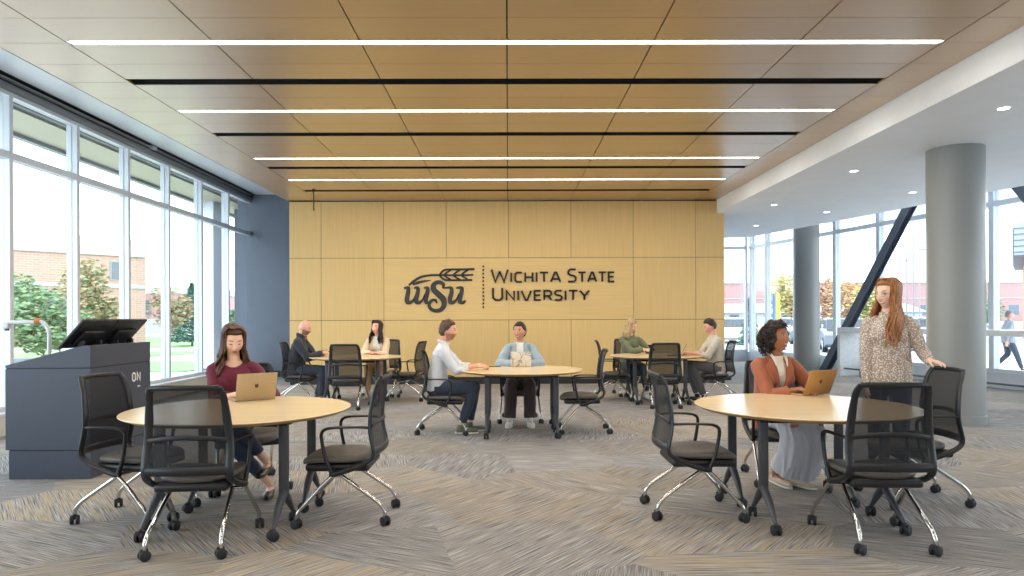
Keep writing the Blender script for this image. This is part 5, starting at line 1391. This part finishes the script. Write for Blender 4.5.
# ---- 8 blonde woman in olive
p = Person((2.20, 12.26, 0), (.12, -1), 'blonde woman in an olive shirt looking down at her phone', scale=1.03, voxel=.0065, skin=(234, 190, 164), lips=(184, 96, 92), brow=(120, 90, 66)); p.eyes = 'down'
p.pose((0, -.05, SEATZ), .10, knees=[(.1, .38, .54), (-.1, .38, .54)], ankles=[(.06, .46, .09), (-.14, .48, .09)], hands=[(-.16, .33, .84), (-.22, .30, .83)], head_face=(-.75, .65), head_pitch=-.28, poles=[(.7, -.2, -.8), (-.8, -.2, -.8)])
p.body({1: dict(D=(-.7, .5, .1), curl=.5), -1: dict(D=(.2, .9, .1), curl=.5)})
p.top('olive_shirt', cloth('olive_cloth', (108, 116, 88)), add=.018, bust=.012, neck=.074, sleeve=.88, cuff=.042, hem=.08, fold=.007, loose=.012)
p.trousers(cloth('dark_teal_jeans', (50, 66, 72)), add=.008); p.shoes(mat('white_sneaker', rgb(232, 232, 232), .6), mat('white_rubber', rgb(226, 222, 214), .6), bulky=.004)
m = MB(); hair_cap(m, p.H, p.HR, p.head_s, 'long', .012, 20); locks(m, p.H, p.HR, p.head_s, .13, .012, .006, 20, 21, fwd=.015, part=.015, body_y=.02, width=.018)
p.part('hair', m, hair_mat('blonde_hair', (132, 100, 66), (220, 190, 144)))
hp_ = Matrix.Rotation(p.rz, 3, 'Z') @ V((-.25, .40, .87)) + p.loc
phone(tuple(hp_), Matrix.Rotation(.4, 4, 'Z') @ Matrix.Rotation(.7, 4, 'X'), 'black phone held by the blonde woman')

# ---- 9 man in beige sweater
p = Person((3.46, 11.45, 0), (-1, 0), 'dark-haired man in a beige sweater and grey trousers looking down', fem=False, scale=1.05, voxel=.0065, skin=(228, 170, 148), lips=(184, 110, 104), brow=(46, 32, 28)); p.eyes = 'down'
p.pose((0, -.04, SEATZ), .10, knees=[(.12, .40, .60), (-.12, .40, .60)], ankles=[(.1, .26, .09), (-.1, .20, .09)], hands=[(.14, .40, .805), (-.14, .42, .805)], head_face=(0, 1), head_pitch=-.32, head_fwd=.05, poles=[(.4, -.6, -.8), (-.4, -.6, -.8)])
p.body({1: dict(D=(0, 1, -.03), curl=.3), -1: dict(D=(0, 1, -.03), curl=.3)})
p.top('sweater', cloth('beige_knit', (200, 190, 176)), add=.016, belly=.012, neck=.070, sleeve=.42, cuff=.052, hem=.10, fold=.007, loose=.008)
p.trousers(cloth('grey_trousers', (92, 90, 90)), add=.014, hem=.04); p.shoes(mat('black_leather', rgb(26, 26, 30), .35), mat('white_rubber', rgb(226, 222, 214), .6))
m = MB(); hair_cap(m, p.H, p.HR, p.head_s, 'short', .015, 24, .006); p.part('hair', m, hair_mat('dark_brown_hair', (26, 18, 18), (74, 52, 44)))

# ---- 10 pedestrian outside
p = Person((13.75, 18.7, GZ), (.9, -.3), 'person in a grey hoodie and cap walking past outside the right windows', fem=False, voxel=.008, skin=(206, 160, 140))
p.pose((0, 0, .93), .03, knees=[(.09, .16, .52), (-.09, .02, .50)], ankles=[(.09, .30, .10), (-.09, -.30, .16)], hands=[(.24, -.12, .86), (-.24, .18, .90)], head_face=(.4, 1), poles=[(.2, -1, 0), (-.2, -1, 0)], toes=[(.09, .50, .07), (-.09, -.14, .03)])
p.body({1: dict(D=(0, .1, -1), N=(1, 0, 0), curl=.4, sg=-1), -1: dict(D=(0, .3, -1), N=(-1, 0, 0), curl=.4, sg=1)})
p.top('hoodie', cloth('grey_hoodie', (134, 138, 148)), add=.03, neck=.08, sleeve=.95, cuff=.045, hem=.1, loose=.02, fold=.008)
p.trousers(cloth('slate_jeans', (62, 68, 84)), add=.012); p.shoes(mat('dark_sole', rgb(50, 50, 54), .7))
m = MB(); hair_cap(m, p.H, p.HR, p.head_s, 'short', .016, 26); m.rbox(-.06, .06, .07, .15, .055, .063, .004, Matrix.Translation(p.H) @ p.HR.to_4x4()); p.part('cap', m, cloth('grey_cap', (110, 112, 120)))
# ------------------------------------------------------------------ light
world = bpy.data.worlds.new('overcast_sky'); scene.world = world; world.use_nodes = True
nt = world.node_tree; bg = nt.nodes['Background']
tc = nt.nodes.new('ShaderNodeTexCoord'); nz = nt.nodes.new('ShaderNodeTexNoise'); nz.inputs['Scale'].default_value = 1.6; nz.inputs['Detail'].default_value = 5
nt.links.new(tc.outputs['Generated'], nz.inputs[0])
mx = nt.nodes.new('ShaderNodeMix'); mx.data_type = 'RGBA'; nt.links.new(nz.outputs[0], mx.inputs[0])
mx.inputs[6].default_value = (.78, .89, 1, 1); mx.inputs[7].default_value = (.97, .99, 1, 1)
nt.links.new(mx.outputs[2], bg.inputs[0]); bg.inputs[1].default_value = 4.9

def area(name, loc, rot, sx, sy, power, col=(1, 1, 1)):
    l = bpy.data.lights.new(name, 'AREA'); l.shape = 'RECTANGLE'; l.size = sx; l.size_y = sy; l.energy = power; l.color = col
    o = bpy.data.objects.new(name, l); COL.objects.link(o); o.location = loc; o.rotation_euler = rot; return o
for c, h in LIGHTS:
    area('linear_lamp', (0, c, ZC - .004), (0, 0, 0), 7.8, .09, 46, (1, .93, .82))
for x, y in [(5.27, 7.22), (5.25, 10.32), (5.25, 13.42), (7.2, 12.1), (6.72, 14.35), (6.0, 16.45), (7.8, 9.0), (5.27, 4.1), (8.0, 5.0), (5.3, 1.0), (8.5, 1.0)]:
    l = bpy.data.lights.new('downlight_lamp', 'SPOT'); l.energy = 45; l.spot_size = radians(115); l.spot_blend = .6; l.shadow_soft_size = .06; l.color = (1, .94, .86)
    o = bpy.data.objects.new('downlight_lamp', l); COL.objects.link(o); o.location = (x, y, 3.59)
# sky portals in the window openings: they only help the sampling of the sky
p = area('window_portal', (GX - .25, (YF + 16.5) / 2, 2.2), (0, radians(-90), 0), 4.0, 20, 1); p.data.cycles.is_portal = True
p = area('window_portal', (glx(9.1) + .3, 9.1, 2.3), (0, radians(90), ang), 4.2, 26, 1); p.data.cycles.is_portal = True
p = area('window_portal', (6.0, 22.0, 2.3), (radians(-90), 0, 0), 3.2, 4.0, 1); p.data.cycles.is_portal = True

vs = scene.view_settings; vs.view_transform = 'Standard'; vs.look = 'None'; vs.gamma = 1; vs.use_curve_mapping = False; vs.exposure = 0.33
try:
    scene.cycles.use_denoising = True; scene.cycles.denoiser = 'OPENIMAGEDENOISE'
except Exception: pass
scene.cycles.max_bounces = 8; scene.cycles.diffuse_bounces = 4; scene.cycles.transparent_max_bounces = 16
scene.cycles.sample_clamp_indirect = 6; scene.cycles.caustics_reflective = False; scene.cycles.caustics_refractive = False
